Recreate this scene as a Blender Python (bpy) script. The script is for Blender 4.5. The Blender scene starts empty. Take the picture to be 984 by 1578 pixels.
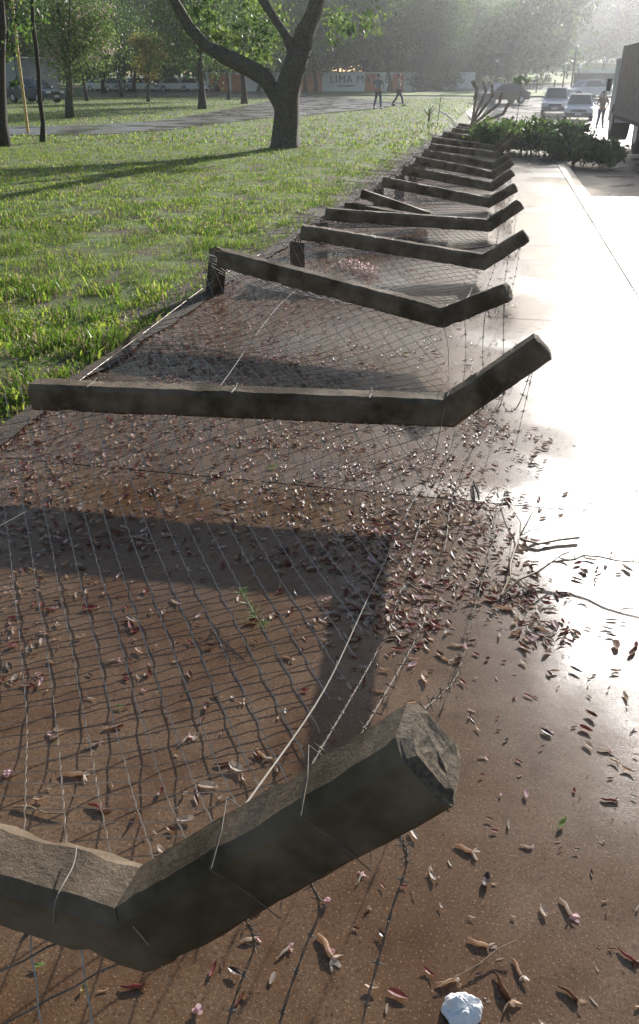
import bpy, bmesh, math, random
import numpy as np
from mathutils import Vector, Matrix, noise
random.seed(7); RNG = np.random.default_rng(7)
sc = bpy.context.scene
C = sc.collection
PI = math.pi
def R(d): return math.radians(d)

# ---------------------------------------------------------------- camera
F, PITCH, YAW, H = 1215.0, R(28.9), R(-11.53), 1.6
cam_d = bpy.data.cameras.new('camera'); cam = bpy.data.objects.new('camera', cam_d); C.objects.link(cam)
cam.location = (0, 0, H); cam.rotation_euler = (PI/2 - PITCH, 0, -YAW)
cam_d.sensor_fit = 'VERTICAL'; cam_d.angle = 2*math.atan(789/F); cam_d.sensor_height = 24
cam_d.lens = 24*F/1578; cam_d.clip_start = 0.05; cam_d.clip_end = 3000
sc.camera = cam

# ---------------------------------------------------------------- light
SUN_EL, SUN_AZ = 18.0, 15.5          # azimuth clockwise from +Y (the line of the fence)
w = bpy.data.worlds.new('World'); sc.world = w; w.use_nodes = True
nt = w.node_tree; nt.nodes.clear()
sky = nt.nodes.new('ShaderNodeTexSky'); sky.sky_type = 'NISHITA'; sky.sun_disc = False
sky.sun_elevation = R(SUN_EL); sky.sun_rotation = R(SUN_AZ); sky.dust_density = 1.0; sky.air_density = 1.0
bg = nt.nodes.new('ShaderNodeBackground'); bg.inputs[1].default_value = 0.09
wo = nt.nodes.new('ShaderNodeOutputWorld')
nt.links.new(sky.outputs[0], bg.inputs[0]); nt.links.new(bg.outputs[0], wo.inputs[0])
sd = bpy.data.lights.new('sun', 'SUN'); so = bpy.data.objects.new('sun', sd); C.objects.link(so)
sd.energy = 5.0; sd.angle = R(0.6); sd.color = (1.0, 0.965, 0.92)
dv = Vector((math.sin(R(SUN_AZ))*math.cos(R(SUN_EL)), math.cos(R(SUN_AZ))*math.cos(R(SUN_EL)), math.sin(R(SUN_EL))))
so.rotation_euler = dv.to_track_quat('Z', 'Y').to_euler(); so.location = (8, 20, 30)
sc.view_settings.view_transform = 'Standard'; sc.view_settings.look = 'None'
sc.view_settings.exposure = 0.65; sc.view_settings.gamma = 1; sc.view_settings.use_curve_mapping = False
sc.render.engine = 'CYCLES'
cy = sc.cycles; cy.use_denoising = True; cy.max_bounces = 6; cy.diffuse_bounces = 3; cy.glossy_bounces = 2
cy.transmission_bounces = 3; cy.transparent_max_bounces = 6; cy.volume_bounces = 1; cy.sample_clamp_indirect = 4
cy.caustics_reflective = False; cy.caustics_refractive = False
HAZE = 0.0007

# ---------------------------------------------------------------- places
fh = np.array([math.sin(YAW), math.cos(YAW), 0]); RT = np.array([math.cos(YAW), -math.sin(YAW), 0])
DD = fh*math.cos(PITCH)+np.array([0, 0, -math.sin(PITCH)]); UU = fh*math.sin(PITCH)+np.array([0, 0, math.cos(PITCH)])
def ray(px, py): return DD+RT*(px-492)/F+UU*(789-py)/F
def P(px, py, z=0.0):
    r = ray(px, py); return np.array([0, 0, H])+r*((z-H)/r[2])
def PY(px, py, Y):
    r = ray(px, py); return np.array([0, 0, H])+r*(Y/r[1])
def sm(a, b, x):
    t = min(1, max(0, (x-a)/(b-a))); return t*t*(3-2*t)
def gz(x, y):
    """the ground's height: level lawn on the left, a shallow dip in the road on the right, rising beyond"""
    dip = float(np.interp(y, [0, 22, 44, 58, 74, 90, 130, 200, 400, 1500], [0, 0, -.62, -.85, -.4, .2, .9, 3.6, 9, 12]))
    k = sm(-3.2, -1.4, x) if y < 60 else sm(-12+0.0*y, 6, x)*1.0
    if 60 <= y < 75: k = k*((y-60)/15)+sm(-3.2, -1.4, x)*(1-(y-60)/15)
    flat = float(np.interp(y, [0, 110, 400, 1500], [0, 0, 3, 6]))
    return flat*(1-k)+dip*k

# ---------------------------------------------------------------- materials
def mat(name, c1, c2=None, rough=.7, scale=8, bump=0, bscale=60, rough2=None, rscale=2, metal=0, trans=0, spec=.5,
        c3=None, c3scale=1.5, c3w=.5, detail=6, coat=0, object_coords=True):
    m = bpy.data.materials.new(name); m.use_nodes = True
    t = m.node_tree; n = t.nodes; L = t.links; b = n['Principled BSDF']
    c2 = c2 or c1
    tc = n.new('ShaderNodeTexCoord'); co = tc.outputs['Object']
    def nz(sc_, det=detail, ro=.6):
        q = n.new('ShaderNodeTexNoise'); q.inputs['Scale'].default_value = sc_; q.inputs['Detail'].default_value = det
        q.inputs['Roughness'].default_value = ro; L.new(co, q.inputs['Vector']); return q.outputs['Fac']
    def ramp(src, a, b_, p0=.35, p1=.65):
        q = n.new('ShaderNodeValToRGB'); q.color_ramp.elements[0].position = p0; q.color_ramp.elements[1].position = p1
        q.color_ramp.elements[0].color = a; q.color_ramp.elements[1].color = b_; L.new(src, q.inputs[0]); return q.outputs[0]
    col = ramp(nz(scale), (*c1, 1), (*c2, 1))
    if c3:
        mx = n.new('ShaderNodeMix'); mx.data_type = 'RGBA'
        L.new(ramp(nz(c3scale, 4), (0, 0, 0, 1), (1, 1, 1, 1), c3w-.08, c3w+.08), mx.inputs[0])
        L.new(col, mx.inputs[6]); mx.inputs[7].default_value = (*c3, 1); col = mx.outputs[2]
    L.new(col, b.inputs['Base Color'])
    b.inputs['Roughness'].default_value = rough; b.inputs['Metallic'].default_value = metal
    b.inputs['Specular IOR Level'].default_value = spec; b.inputs['Coat Weight'].default_value = coat
    if rough2 is not None:
        L.new(ramp(nz(rscale, 5), (rough,)*3+(1,), (rough2,)*3+(1,), .38, .62), b.inputs['Roughness'])
    if bump:
        bp = n.new('ShaderNodeBump'); bp.inputs['Strength'].default_value = bump; bp.inputs['Distance'].default_value = .01
        L.new(nz(bscale, 8, .7), bp.inputs['Height']); L.new(bp.outputs[0], b.inputs['Normal'])
    if trans:
        tr = n.new('ShaderNodeBsdfTranslucent'); L.new(col, tr.inputs[0])
        ms = n.new('ShaderNodeMixShader'); ms.inputs[0].default_value = trans
        L.new(b.outputs[0], ms.inputs[1]); L.new(tr.outputs[0], ms.inputs[2])
        L.new(ms.outputs[0], n['Material Output'].inputs[0])
    return m
M = {}
M['concrete'] = mat('post concrete', (.11, .077, .048), (.22, .165, .112), .65, 7, .7, 60, rough2=.9, spec=.22, c3=(.06, .042, .022), c3scale=4, c3w=.53, detail=12)
M['concrete_end'] = mat('broken concrete', (.09, .065, .04), (.24, .19, .135), .9, 110, 1.0, 160)
M['rust'] = mat('rusty steel', (.10, .045, .02), (.22, .10, .05), .7, 40, .3, 90)
M['wire'] = mat('galvanised wire', (.34, .27, .21), (.54, .46, .38), .45, 30, metal=.3)  # base colour lightened so one netting run seems to catch the sun
M['wire_shaded'] = mat('shaded wire', (.09, .06, .042), (.20, .145, .105), .6, 30)  # darker copy of the netting wire, shade from its angle painted in
M['wire_bright'] = mat('bright wire', (.24, .22, .19), (.32, .29, .26), .6, 30, metal=0, spec=.3)
M['barb'] = mat('barbed wire steel', (.09, .07, .055), (.18, .15, .12), .6, 30, metal=0, spec=.3)
M['soil'] = mat('soil', (.045, .028, .018), (.10, .065, .04), .8, 12, .9, 40)
M['bark'] = mat('bark', (.05, .04, .03), (.13, .105, .08), .9, 14, 1.0, 30)
M['bark_dark'] = mat('dark bark', (.02, .015, .012), (.06, .045, .035), .9, 14, 1.0, 30)
M['bamboo'] = mat('bamboo', (.45, .30, .08), (.55, .40, .14), .5, 5)
def leafm(n_, a, b, t=.65): return mat(n_, a, b, .5, 1.5, trans=t, detail=3)
M['leaf_dark'] = leafm('dark leaves', (.04, .075, .02), (.07, .125, .032))
M['leaf_mid'] = leafm('mid leaves', (.08, .14, .03), (.13, .21, .05))
M['leaf_light'] = leafm('light leaves', (.15, .22, .05), (.25, .33, .08), .55)
M['leaf_yellow'] = leafm('yellow leaves', (.26, .20, .045), (.38, .28, .07), .5)
M['leaf_pink'] = leafm('pink blossom', (.5, .36, .33), (.65, .5, .45), .5)
M['leaf_blue'] = leafm('blue green needles', (.05, .09, .04), (.085, .14, .055), .5)
M['grassA'] = mat('grass blade green', (.09, .17, .018), (.16, .27, .03), .45, 2, trans=.55, detail=3)
M['grassB'] = mat('grass blade light', (.30, .39, .05), (.44, .52, .08), .45, 2, trans=.55, detail=3)
M['grassC'] = mat('grass blade straw', (.26, .20, .10), (.42, .34, .19), .5, 2, trans=.4, detail=3)
M['lawn'] = mat('lawn', (.06, .09, .02), (.18, .25, .045), .9, 5, .9, 25, c3=(.10, .07, .04), c3scale=1.6, c3w=.54, detail=10)
M['far_lawn'] = mat('far lawn', (.18, .24, .05), (.28, .34, .08), .9, .25, .4, 3)
M['white_paint'] = mat('white paint', (.72, .72, .70), (.8, .8, .78), .5, 3)
M['orange_paint'] = mat('orange paint', (.55, .16, .06), (.65, .22, .10), .6, 1)
M['dark_paint'] = mat('dark lettering', (.05, .05, .07))
M['paper'] = mat('white paper', (.78, .79, .80), (.86, .86, .87), .35, 9, spec=.6)
for k, a, b in (('petal_tan', (.52, .34, .23), (.70, .53, .38)), ('petal_brown', (.12, .05, .03), (.24, .11, .06)), ('petal_red', (.20, .05, .045), (.34, .10, .09)),
                ('petal_pink', (.80, .52, .54), (.88, .68, .69)), ('petal_pale', (.55, .45, .36), (.72, .63, .54)), ('leaf_green', (.16, .27, .07), (.28, .40, .13)),
                ('petal_dark', (.04, .025, .02), (.09, .05, .035)), ('stem', (.16, .10, .05), (.28, .19, .10))):
    M[k] = mat(k.replace('_', ' '), a, b, .45, 40, trans=0 if k in ('stem', 'petal_dark') else .6, detail=3)

def wet_ground(name, dry, dry2, mud, r0, r1, pud, bump=.35, kerbward=None, spec=.5):
    """wet paving: grit, a film of reddish mud in patches, smooth where water stands"""
    m = bpy.data.materials.new(name); m.use_nodes = True
    t = m.node_tree; n = t.nodes; L = t.links; b = n['Principled BSDF']
    co = n.new('ShaderNodeTexCoord').outputs['Object']
    def nz(s, d=6, ro=.55, dist=0):
        q = n.new('ShaderNodeTexNoise'); q.inputs['Scale'].default_value = s; q.inputs['Detail'].default_value = d
        q.inputs['Roughness'].default_value = ro; q.inputs['Distortion'].default_value = dist; L.new(co, q.inputs['Vector']); return q.outputs['Fac']
    def mr(src, a, b_, c, d):
        q = n.new('ShaderNodeMapRange'); q.inputs[1].default_value = a; q.inputs[2].default_value = b_
        q.inputs[3].default_value = c; q.inputs[4].default_value = d; L.new(src, q.inputs[0]); return q.outputs[0]
    def mix(f, a, b_):
        q = n.new('ShaderNodeMix'); q.data_type = 'RGBA'; L.new(f, q.inputs[0])
        for i, v in ((6, a), (7, b_)):
            if isinstance(v, tuple): q.inputs[i].default_value = (*v, 1)
            else: L.new(v, q.inputs[i])
        return q.outputs[2]
    base = mix(mr(nz(110, 3, .8), .38, .62, 0, 1), dry, dry2)
    base = mix(mr(nz(1.3, 5, .6, .5), .34, .60, 0, 1), base, mud)
    if kerbward:
        sx = n.new('ShaderNodeSeparateXYZ'); L.new(co, sx.inputs[0])
        ma = n.new('ShaderNodeMath'); ma.operation = 'ADD'; L.new(mr(sx.outputs[0], -.1, .9, 0, 1), ma.inputs[0]); L.new(mr(nz(1.7, 4), .3, .7, -.35, .35), ma.inputs[1])
        mb_ = n.new('ShaderNodeMath'); mb_.operation = 'MULTIPLY'; mb_.use_clamp = True; L.new(ma.outputs[0], mb_.inputs[0]); L.new(mr(sx.outputs[1], 1.4, 2.6, .15, .85), mb_.inputs[1])
        base = mix(mb_.outputs[0], base, kerbward)
    base = mix(mr(nz(9, 6, .65), .50, .72, 0, .55), base, tuple(c*.55 for c in mud))
    base = mix(mr(nz(170, 2, .8), .60, .70, 0, .8), base, tuple(min(.6, c*1.9) for c in dry2)); base = mix(mr(nz(95, 2, .8), .60, .68, 0, .7), base, tuple(c*.35 for c in mud))
    L.new(base, b.inputs['Base Color'])
    pw = mr(nz(.75, 4, .5, .4), pud-.06, pud+.10, 0, 1)
    q = n.new('ShaderNodeMath'); q.operation = 'MULTIPLY_ADD'; L.new(pw, q.inputs[0]); q.inputs[1].default_value = r1-r0; q.inputs[2].default_value = r0
    L.new(q.outputs[0], b.inputs['Roughness']); b.inputs['Specular IOR Level'].default_value = spec
    bp = n.new('ShaderNodeBump'); bp.inputs['Distance'].default_value = .006
    s = n.new('ShaderNodeMath'); s.operation = 'MULTIPLY_ADD'; L.new(pw, s.inputs[0]); s.inputs[1].default_value = -bump*.8; s.inputs[2].default_value = bump
    L.new(s.outputs[0], bp.inputs['Strength']); L.new(nz(260, 3, .8), bp.inputs['Height'])
    bp2 = n.new('ShaderNodeBump'); bp2.inputs['Distance'].default_value = .02; bp2.inputs['Strength'].default_value = .12
    L.new(nz(3.2, 5, .55), bp2.inputs['Height']); L.new(bp2.outputs[0], bp.inputs['Normal']); L.new(bp.outputs[0], b.inputs['Normal'])
    return m
M['sidewalk'] = wet_ground('wet pavement', (.12, .072, .042), (.22, .145, .09), (.09, .043, .018), .36, .22, .47, .28, kerbward=(.15, .145, .15))
M['pavement_near'] = wet_ground('wet pavement slab with standing film', (.135, .080, .045), (.25, .165, .10), (.105, .050, .020), .25, .25, .5, .22, kerbward=(.17, .155, .145), spec=.32)
M['road'] = wet_ground('wet road', (.05, .05, .05), (.12, .115, .11), (.10, .075, .06), .42, .22, .5, .6)
M['kerb'] = wet_ground('wet kerb', (.22, .19, .16), (.34, .30, .26), (.16, .11, .08), .42, .28, .5)
M['path'] = wet_ground('wet park path', (.20, .19, .175), (.33, .32, .30), (.15, .12, .09), .44, .15, .48)

# ---------------------------------------------------------------- helpers
def tag(o, label=None, cat=None, group=None, kind=None):
    for k, v in (('label', label), ('category', cat), ('group', group), ('kind', kind)):
        if v: o[k] = v
    return o
def empty(name, loc, label, cat, group=None, rz=0):
    o = bpy.data.objects.new(name, None); o.empty_display_size = .2; C.objects.link(o)
    o.location = [float(v) for v in loc]; o.rotation_euler = (0, 0, rz); return tag(o, label, cat, group)
class MB:
    def __init__(s): s.v = []; s.f = []; s.m = []
    def add(s, vs, fs, mi=0):
        k = len(s.v); s.v += [tuple(float(c) for c in v) for v in vs]; s.f += [tuple(i+k for i in f) for f in fs]; s.m += [mi]*len(fs); return s
    def box(s, c, d, rz=0, mi=0):
        x, y, z = [v/2 for v in d]; vs = []
        for a in (-x, x):
            for b in (-y, y):
                for e in (-z, z):
                    vs.append((c[0]+a*math.cos(rz)-b*math.sin(rz), c[1]+a*math.sin(rz)+b*math.cos(rz), c[2]+e))
        return s.add(vs, [(0, 1, 3, 2), (4, 6, 7, 5), (0, 4, 5, 1), (2, 3, 7, 6), (0, 2, 6, 4), (1, 5, 7, 3)], mi)
    def tube(s, pts, r, n=6, mi=0, cap=True):
        pts = [Vector([float(c) for c in p]) for p in pts]
        rr = r if hasattr(r, '__len__') else [r]*len(pts)
        vs = []; u = None
        for i, p in enumerate(pts):
            d = (pts[min(i+1, len(pts)-1)]-pts[max(i-1, 0)]).normalized()
            if u is None:
                u = d.cross(Vector((0, 0, 1)));
                if u.length < .05: u = d.cross(Vector((1, 0, 0)))
            u = (u-d*u.dot(d)).normalized(); v = d.cross(u)
            for k in range(n):
                a = 2*PI*k/n; vs.append(p+(u*math.cos(a)+v*math.sin(a))*rr[i])
        fs = [(i*n+k, i*n+(k+1) % n, (i+1)*n+(k+1) % n, (i+1)*n+k) for i in range(len(pts)-1) for k in range(n)]
        if cap and n > 2: fs += [tuple(range(n))[::-1], tuple((len(pts)-1)*n+k for k in range(n))]
        return s.add(vs, fs, mi)
    def ball(s, c, r, n=8, m=6, mi=0):
        r = r if hasattr(r, '__len__') else (r,)*3; vs = []; fs = []
        for i in range(m+1):
            t = PI*i/m
            for k in range(n):
                a = 2*PI*k/n; vs.append((c[0]+r[0]*math.sin(t)*math.cos(a), c[1]+r[1]*math.sin(t)*math.sin(a), c[2]+r[2]*math.cos(t)))
        for i in range(m):
            for k in range(n): fs.append((i*n+k, (i+1)*n+k, (i+1)*n+(k+1) % n, i*n+(k+1) % n))
        return s.add(vs, fs, mi)
    def build(s, name, mats, parent=None, smooth=False, off=None):
        me = bpy.data.meshes.new(name)
        vs = s.v if off is None else [(a-off[0], b-off[1], c-off[2]) for a, b, c in s.v]
        me.from_pydata(vs, [], s.f)
        mats = mats if isinstance(mats, (list, tuple)) else [mats]
        for m_ in mats: me.materials.append(m_)
        if len(mats) > 1: me.polygons.foreach_set('material_index', s.m)
        if smooth: me.polygons.foreach_set('use_smooth', [True]*len(me.polygons))
        me.update(); o = bpy.data.objects.new(name, me); C.objects.link(o)
        if parent: o.parent = parent
        return o
def quads(name, V, mats, mi, parent=None, loc=(0, 0, 0), nv=4):
    """V: (n, nv, 3) array of separate faces"""
    n = len(V); me = bpy.data.meshes.new(name)
    me.vertices.add(n*nv); me.vertices.foreach_set('co', V.reshape(-1).astype(np.float32))
    me.loops.add(n*nv); me.loops.foreach_set('vertex_index', np.arange(n*nv, dtype=np.int32))
    me.polygons.add(n); me.polygons.foreach_set('loop_start', np.arange(0, n*nv, nv, dtype=np.int32))
    for m_ in mats: me.materials.append(m_)
    me.polygons.foreach_set('material_index', np.asarray(mi, dtype=np.int32)); me.update(); me.validate()
    o = bpy.data.objects.new(name, me); C.objects.link(o); o.location = loc
    if parent: o.parent = parent
    return o

# ---------------------------------------------------------------- ground
def sheet(name, xs, ys, zf, m, kind='structure'):
    b = MB(); nx = len(xs); vs = [(x, y, zf(x, y)) for y in ys for x in xs]
    fs = [(j*nx+i, j*nx+i+1, (j+1)*nx+i+1, (j+1)*nx+i) for j in range(len(ys)-1) for i in range(nx-1)]
    b.add(vs, fs); o = b.build(name, m, smooth=True); return tag(o, kind=kind)
XL = [-1500, -600, -250, -120, -80, -60, -45, -35, -28, -22, -18, -15, -12, -10, -8, -6, -4.5, -3.2, -2.9, -2.6, -2.3, -2.0, -1.7, -1.4, 0, 2, 6, 12, 25, 60, 150, 400, 1500]
YL = [-40, -10, 0, 2, 4, 6, 8, 10, 13, 16, 20, 24, 28, 32, 36, 40, 44, 48, 52, 56, 60, 65, 70, 75, 80, 90, 100, 110, 130, 160, 200, 300, 400, 800, 1500]
def zl(x, y):
    z = gz(x, y)-.05
    if x < -2.3: z += .05+.012*noise.noise(Vector((x*1.3, y*1.3, 0)))
    return z
YN = sorted(set(YL+[v/2 for v in range(4, 40)])); sheet('ground', XL, YN, zl, M['lawn'])
EDGE = lambda y: float(np.interp(y, [-10, 4, 7, 16, 35, 60], [-2.5, -2.36, -2.27, -1.92, -1.72, -1.7]))
KX = 1.28
def strip(name, xa, xb, y0, y1, dz, m, step=1.0, nx=8, kind='structure'):
    ys = list(np.arange(y0, y1, step))+[y1]; b = MB(); k = nx+1
    vs = []
    for y in ys:
        a = xa(y) if callable(xa) else xa; c = xb(y) if callable(xb) else xb
        for i in range(k):
            x = a+(c-a)*i/nx; vs.append((x, y, gz(x, y)+dz))
    fs = [(j*k+i, j*k+i+1, (j+1)*k+i+1, (j+1)*k+i) for j in range(len(ys)-1) for i in range(nx)]
    b.add(vs, fs); return tag(b.build(name, m, smooth=True), kind=kind)
strip('pavement_bed', lambda y: EDGE(y)-.05, 1.52, -6, 60, -.022, M['soil'], 2)
# slabs, with open joints between them
b = MB(); y = -6.02
while y < 58:
    y1 = y+3.03-.009
    for xa, xb in ((None, KX-.012),):
        ys = np.linspace(y, y1, 5); k = 9; vs = []
        for yy in ys:
            a = EDGE(yy)+.03*noise.noise(Vector((0, yy*2.1, 3)))
            for i in range(k):
                x = a+(xb-a)*i/(k-1); vs.append((x, yy, gz(x, yy)))
        b.add(vs, [(j*k+i, j*k+i+1, (j+1)*k+i+1, (j+1)*k+i) for j in range(4) for i in range(k-1)], 1 if y < 2 else 0)
    y += 3.03
tag(b.build('pavement', [M['sidewalk'], M['pavement_near']], smooth=False), kind='structure')
# kerb: stones with a real step down to the road
b = MB(); y = -6
while y < 58:
    y1 = y+1.0-.01; z0, z1 = gz(1.4, y), gz(1.4, y1)
    pr = [(KX, -.15), (KX, .003), (1.488, .003), (1.505, -.012), (1.515, -.15)]
    vs = [(x, y, z0+z) for x, z in pr]+[(x, y1, z1+z) for x, z in pr]; n_ = len(pr)
    b.add(vs, [(i, i+1, n_+i+1, n_+i) for i in range(n_-1)]+[tuple(range(n_)), tuple(range(n_, 2*n_))[::-1]])
    y += 1.0
tag(b.build('kerb', M['kerb']), kind='structure')
strip('road', lambda y: 1.50 if y < 50 else float(np.interp(y, [50, 56, 84], [1.5, -1.5, -6])), lambda y: 14 if y < 50 else float(np.interp(y, [50, 84], [14, 32])), -6, 84, -.028 if False else -.03, M['road'], 1.0, 24)
def roadz():
    o = bpy.data.objects['road']; me = o.data
    for v in me.vertices:
        if v.co.y < 58: v.co.z = gz(v.co.x, v.co.y)-.105*(1-sm(46, 58, v.co.y))-.02
roadz()
# the ground sheet must stay below the road
for v in bpy.data.objects['ground'].data.vertices:
    if v.co.x > 1.45 or (v.co.x > -2.2 and v.co.y < 60): v.co.z -= .22*(1-sm(84, 90, v.co.y))
strip('cross_road', -12, 90, 97, 128, .04, M['road'], 4, 12)
strip('far_verge', -14, 90, 84, 97, .09, M['far_lawn'], 3, 12)
strip('far_field', -12, 160, 128, 300, .05, M['far_lawn'], 8, 12)

def poly_ground(name, low, up, dz, m):
    """a band of ground between a near edge and a far edge, both given as points on the lawn plane"""
    b = MB(); n_ = len(low); vs = []
    for (a, c) in zip(low, up):
        A = P(*a, 0); B = P(*c, 0)
        for t in np.linspace(0, 1, 6): vs.append((A[0]+(B[0]-A[0])*t, A[1]+(B[1]-A[1])*t, dz))
    b.add(vs, [(i*6+k, (i+1)*6+k, (i+1)*6+k+1, i*6+k+1) for i in range(n_-1) for k in range(5)])
    return tag(b.build(name, m, smooth=True), kind='structure')
PATH_LO = [(-700, 222), (-200, 214), (0, 209), (150, 208), (250, 202), (330, 192), (410, 182), (480, 178), (550, 171), (590, 167), (626, 159)]
PATH_UP = [(-700, 206), (-200, 200), (0, 196), (150, 193), (250, 186), (330, 172), (395, 160), (470, 146), (530, 150), (585, 156), (626, 158)]
poly_ground('park_path', PATH_LO, PATH_UP, .014, M['path'])
poly_ground('far_path', [(-200, 152), (60, 150), (200, 149), (300, 148), (415, 150), (470, 149)], [(-200, 146), (60, 144), (200, 143), (300, 143), (415, 144), (470, 144)], .018, M['path'])

# ---------------------------------------------------------------- grass (nobody could count it)
def grass(name, n_, ylo, yhi, hlo, hhi, wd, pxlim=60):
    y = ylo+(yhi-ylo)*RNG.random(n_)**1.15
    xr = np.array([EDGE(v) for v in y])-.02
    xl = -(y*.80+1.6); x = xr-(xr-xl)*RNG.random(n_)
    pth = np.array([[P(*q_)[:2] for q_ in PATH_LO+PATH_UP[::-1]]])[0]; ins = np.zeros(n_, bool); j = len(pth)-1
    for i in range(len(pth)):
        (x1, y1), (x2, y2) = pth[i], pth[j]; c_ = ((y1 > y) != (y2 > y)) & (x < (x2-x1)*(y-y1)/(y2-y1+1e-12)+x1); ins ^= c_; j = i
    x, y = x[~ins], y[~ins]; n_ = len(x)
    keep = np.array([noise.noise(Vector((a*1.1, c*1.1, 5)))*.8+noise.noise(Vector((a*4.3, c*4.3, 1)))*.8+RNG.random()*.9-.30 > 0 for a, c in zip(x, y)])
    x, y = x[keep], y[keep]; n_ = len(x)
    clump = np.array([noise.noise(Vector((a*2.2, c*2.2, 9))) for a, c in zip(x, y)])
    h = (hlo+(hhi-hlo)*RNG.random(n_)**2)*(1+1.3*clump); a = RNG.random(n_)*2*PI
    lean = h*(.25+.75*RNG.random(n_)); la = RNG.random(n_)*2*PI
    dx, dy = np.cos(a)*wd/2, np.sin(a)*wd/2; lx, ly = np.cos(la)*lean, np.sin(la)*lean; z0 = np.zeros(n_)-.01
    p0 = np.stack([x-dx, y-dy, z0], 1); p1 = np.stack([x+dx, y+dy, z0], 1)
    p2 = np.stack([x+dx*.8+lx*.4, y+dy*.8+ly*.4, h*.65], 1); p3 = np.stack([x-dx*.8+lx*.4, y-dy*.8+ly*.4, h*.65], 1)
    t = np.stack([x+lx, y+ly, h*.92], 1)
    V = np.concatenate([np.stack([p0, p1, p2, p3], 1), np.stack([p3, p2, t, t+[0.0008, 0, 0]], 1)])
    r = RNG.random(n_); mi = np.where(r < .5+.3*clump, 0, np.where(r < .80, 1, 2)); mi = np.concatenate([mi, mi])
    o = quads(name, V, [M['grassA'], M['grassB'], M['grassC']], mi); return tag(o, 'backlit green lawn grass beside the collapsed fence', 'grass', kind='stuff')
G1 = grass('grass', 95000, 2.6, 9, .02, .075, .006)
G2 = grass('grass', 100000, 9, 22, .025, .065, .012); G2['label'] = 'mown lawn grass around the forked tree'
G3 = grass('grass', 60000, 22, 75, .03, .09, .035); G3['label'] = 'sunlit lawn grass beyond the forked tree'
G4 = grass('grass', 9000, 3.0, 6.5, .05, .11, .017); G4['label'] = 'broad bladed weeds and grass clumps by the second post base'
# the worn earth strip at the lawn's edge
strip('earth_strip', lambda y: EDGE(y)-.32+.12*noise.noise(Vector((1, y*1.7, 0))), lambda y: EDGE(y)+.10+.07*noise.noise(Vector((4, y*2.3, 0))), -4, 36, .013, M['soil'], .2, 3)

# ---------------------------------------------------------------- concrete posts
def frame_between(a, b_):
    d = (Vector(b_)-Vector(a)).normalized(); u = d.cross(Vector((0, 0, 1)))
    if u.length < .05: u = Vector((0, 1, 0))
    u.normalize(); v = u.cross(d).normalized(); return d, u, v
def post_mesh(base, elbow, tip, wd=.118, hg=.128, seed=0, roll=0.0):
    """square post with chamfered edges, bent at the elbow, its cut end rough"""
    rnd = random.Random(seed); A, E_, T = Vector(base), Vector(elbow), Vector(tip)
    d1 = (E_-A).normalized(); d2 = (T-E_).normalized()
    hz_ = (T-A); hz_.z = 0; u = Vector((hz_.y, -hz_.x, -roll*hz_.length)); u.normalize()      # towards -Y, rolled a little
    c = .016
    def ring(p, d, s=1.0, shear=None):
        v = d.cross(u).normalized()
        if v.z < 0 and abs(v.z) > .01: v = -v
        if shear is not None: v = shear
        w2, h2 = wd/2*s, hg/2*s
        prof = [(-w2, -h2+c), (-w2+c, -h2), (w2-c, -h2), (w2, -h2+c), (w2, h2-c*1.3), (w2-c*1.3, h2), (-w2+c*1.3, h2), (-w2, h2-c*1.3)]
        return [p+u*a+v*b_ for a, b_ in prof]
    def up(d): return u.cross(d).normalized()
    v1, v2 = up(d1), up(d2)
    vm = (v1+v2).normalized()/max(.3, (v1+v2).normalized().dot(v1))
    rings = []; L1 = (E_-A).length; L2 = (T-E_).length
    for t in np.linspace(0, 1, 70)[:-1]: rings.append(ring(A+d1*L1*t, d1, 1.0, v1))
    rings.append(ring(E_, d1, 1.0, vm))
    for t in np.linspace(0, 1, 26)[1:]: rings.append(ring(E_+d2*L2*t, d2, 1-.08*t, v2))
    m = MB(); n_ = 8; vs = []
    for ri, rg in enumerate(rings):
        ce = sum(rg, Vector())/8
        for kk in range(8):
            c_n = noise.noise(rg[kk]*13+Vector((seed*3.1, 0, kk//2)))
            if c_n > .28: rg[kk] = rg[kk]+(ce-rg[kk])*min(.10, (c_n-.28)*.35)
    for ri, rg in enumerate(rings):
        for p in rg:
            q = noise.noise_vector(p*7+Vector((seed, 0, 0)))*.0045+noise.noise_vector(p*31+Vector((seed, 0, 0)))*.0025; vs.append(p+q)
    m.add(vs, [(i*n_+k, i*n_+(k+1) % n_, (i+1)*n_+(k+1) % n_, (i+1)*n_+k) for i in range(len(rings)-1) for k in range(n_)])
    # rough ends: jagged fans
    for idx, dirv, dep in ((0, -d1, .02), (len(rings)-1, d2, .014)):
        rg = vs[idx*n_:(idx+1)*n_]; cen = sum(rg, Vector())/n_; V2 = list(rg); K = n_
        for s_ in (.9, .72, .5, .28):
            for p in rg: V2.append(cen+(p-cen)*s_*rnd.uniform(.94, 1.06)+dirv*(dep*(.45+.35*rnd.random()) if s_ < .85 else dep*.3*rnd.random()))
        V2.append(cen+dirv*dep*rnd.uniform(.3, 1))
        fs = [(j*K+k, j*K+(k+1) % K, (j+1)*K+(k+1) % K, (j+1)*K+k) for j in range(4) for k in range(K)]
        fs += [(4*K+k, 4*K+(k+1) % K, 5*K) for k in range(K)]
        if idx == 0: fs = [f[::-1] for f in fs]
        m.add(V2, fs, 1)
    return m
def recalc(o):
    bm = bmesh.new(); bm.from_mesh(o.data); bm.verts.ensure_lookup_table(); bmesh.ops.remove_doubles(bm, verts=bm.verts, dist=.0002)
    bmesh.ops.recalc_face_normals(bm, faces=bm.faces); bm.to_mesh(o.data); bm.free()
POSTS = []            # (base, elbow, tip)
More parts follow.
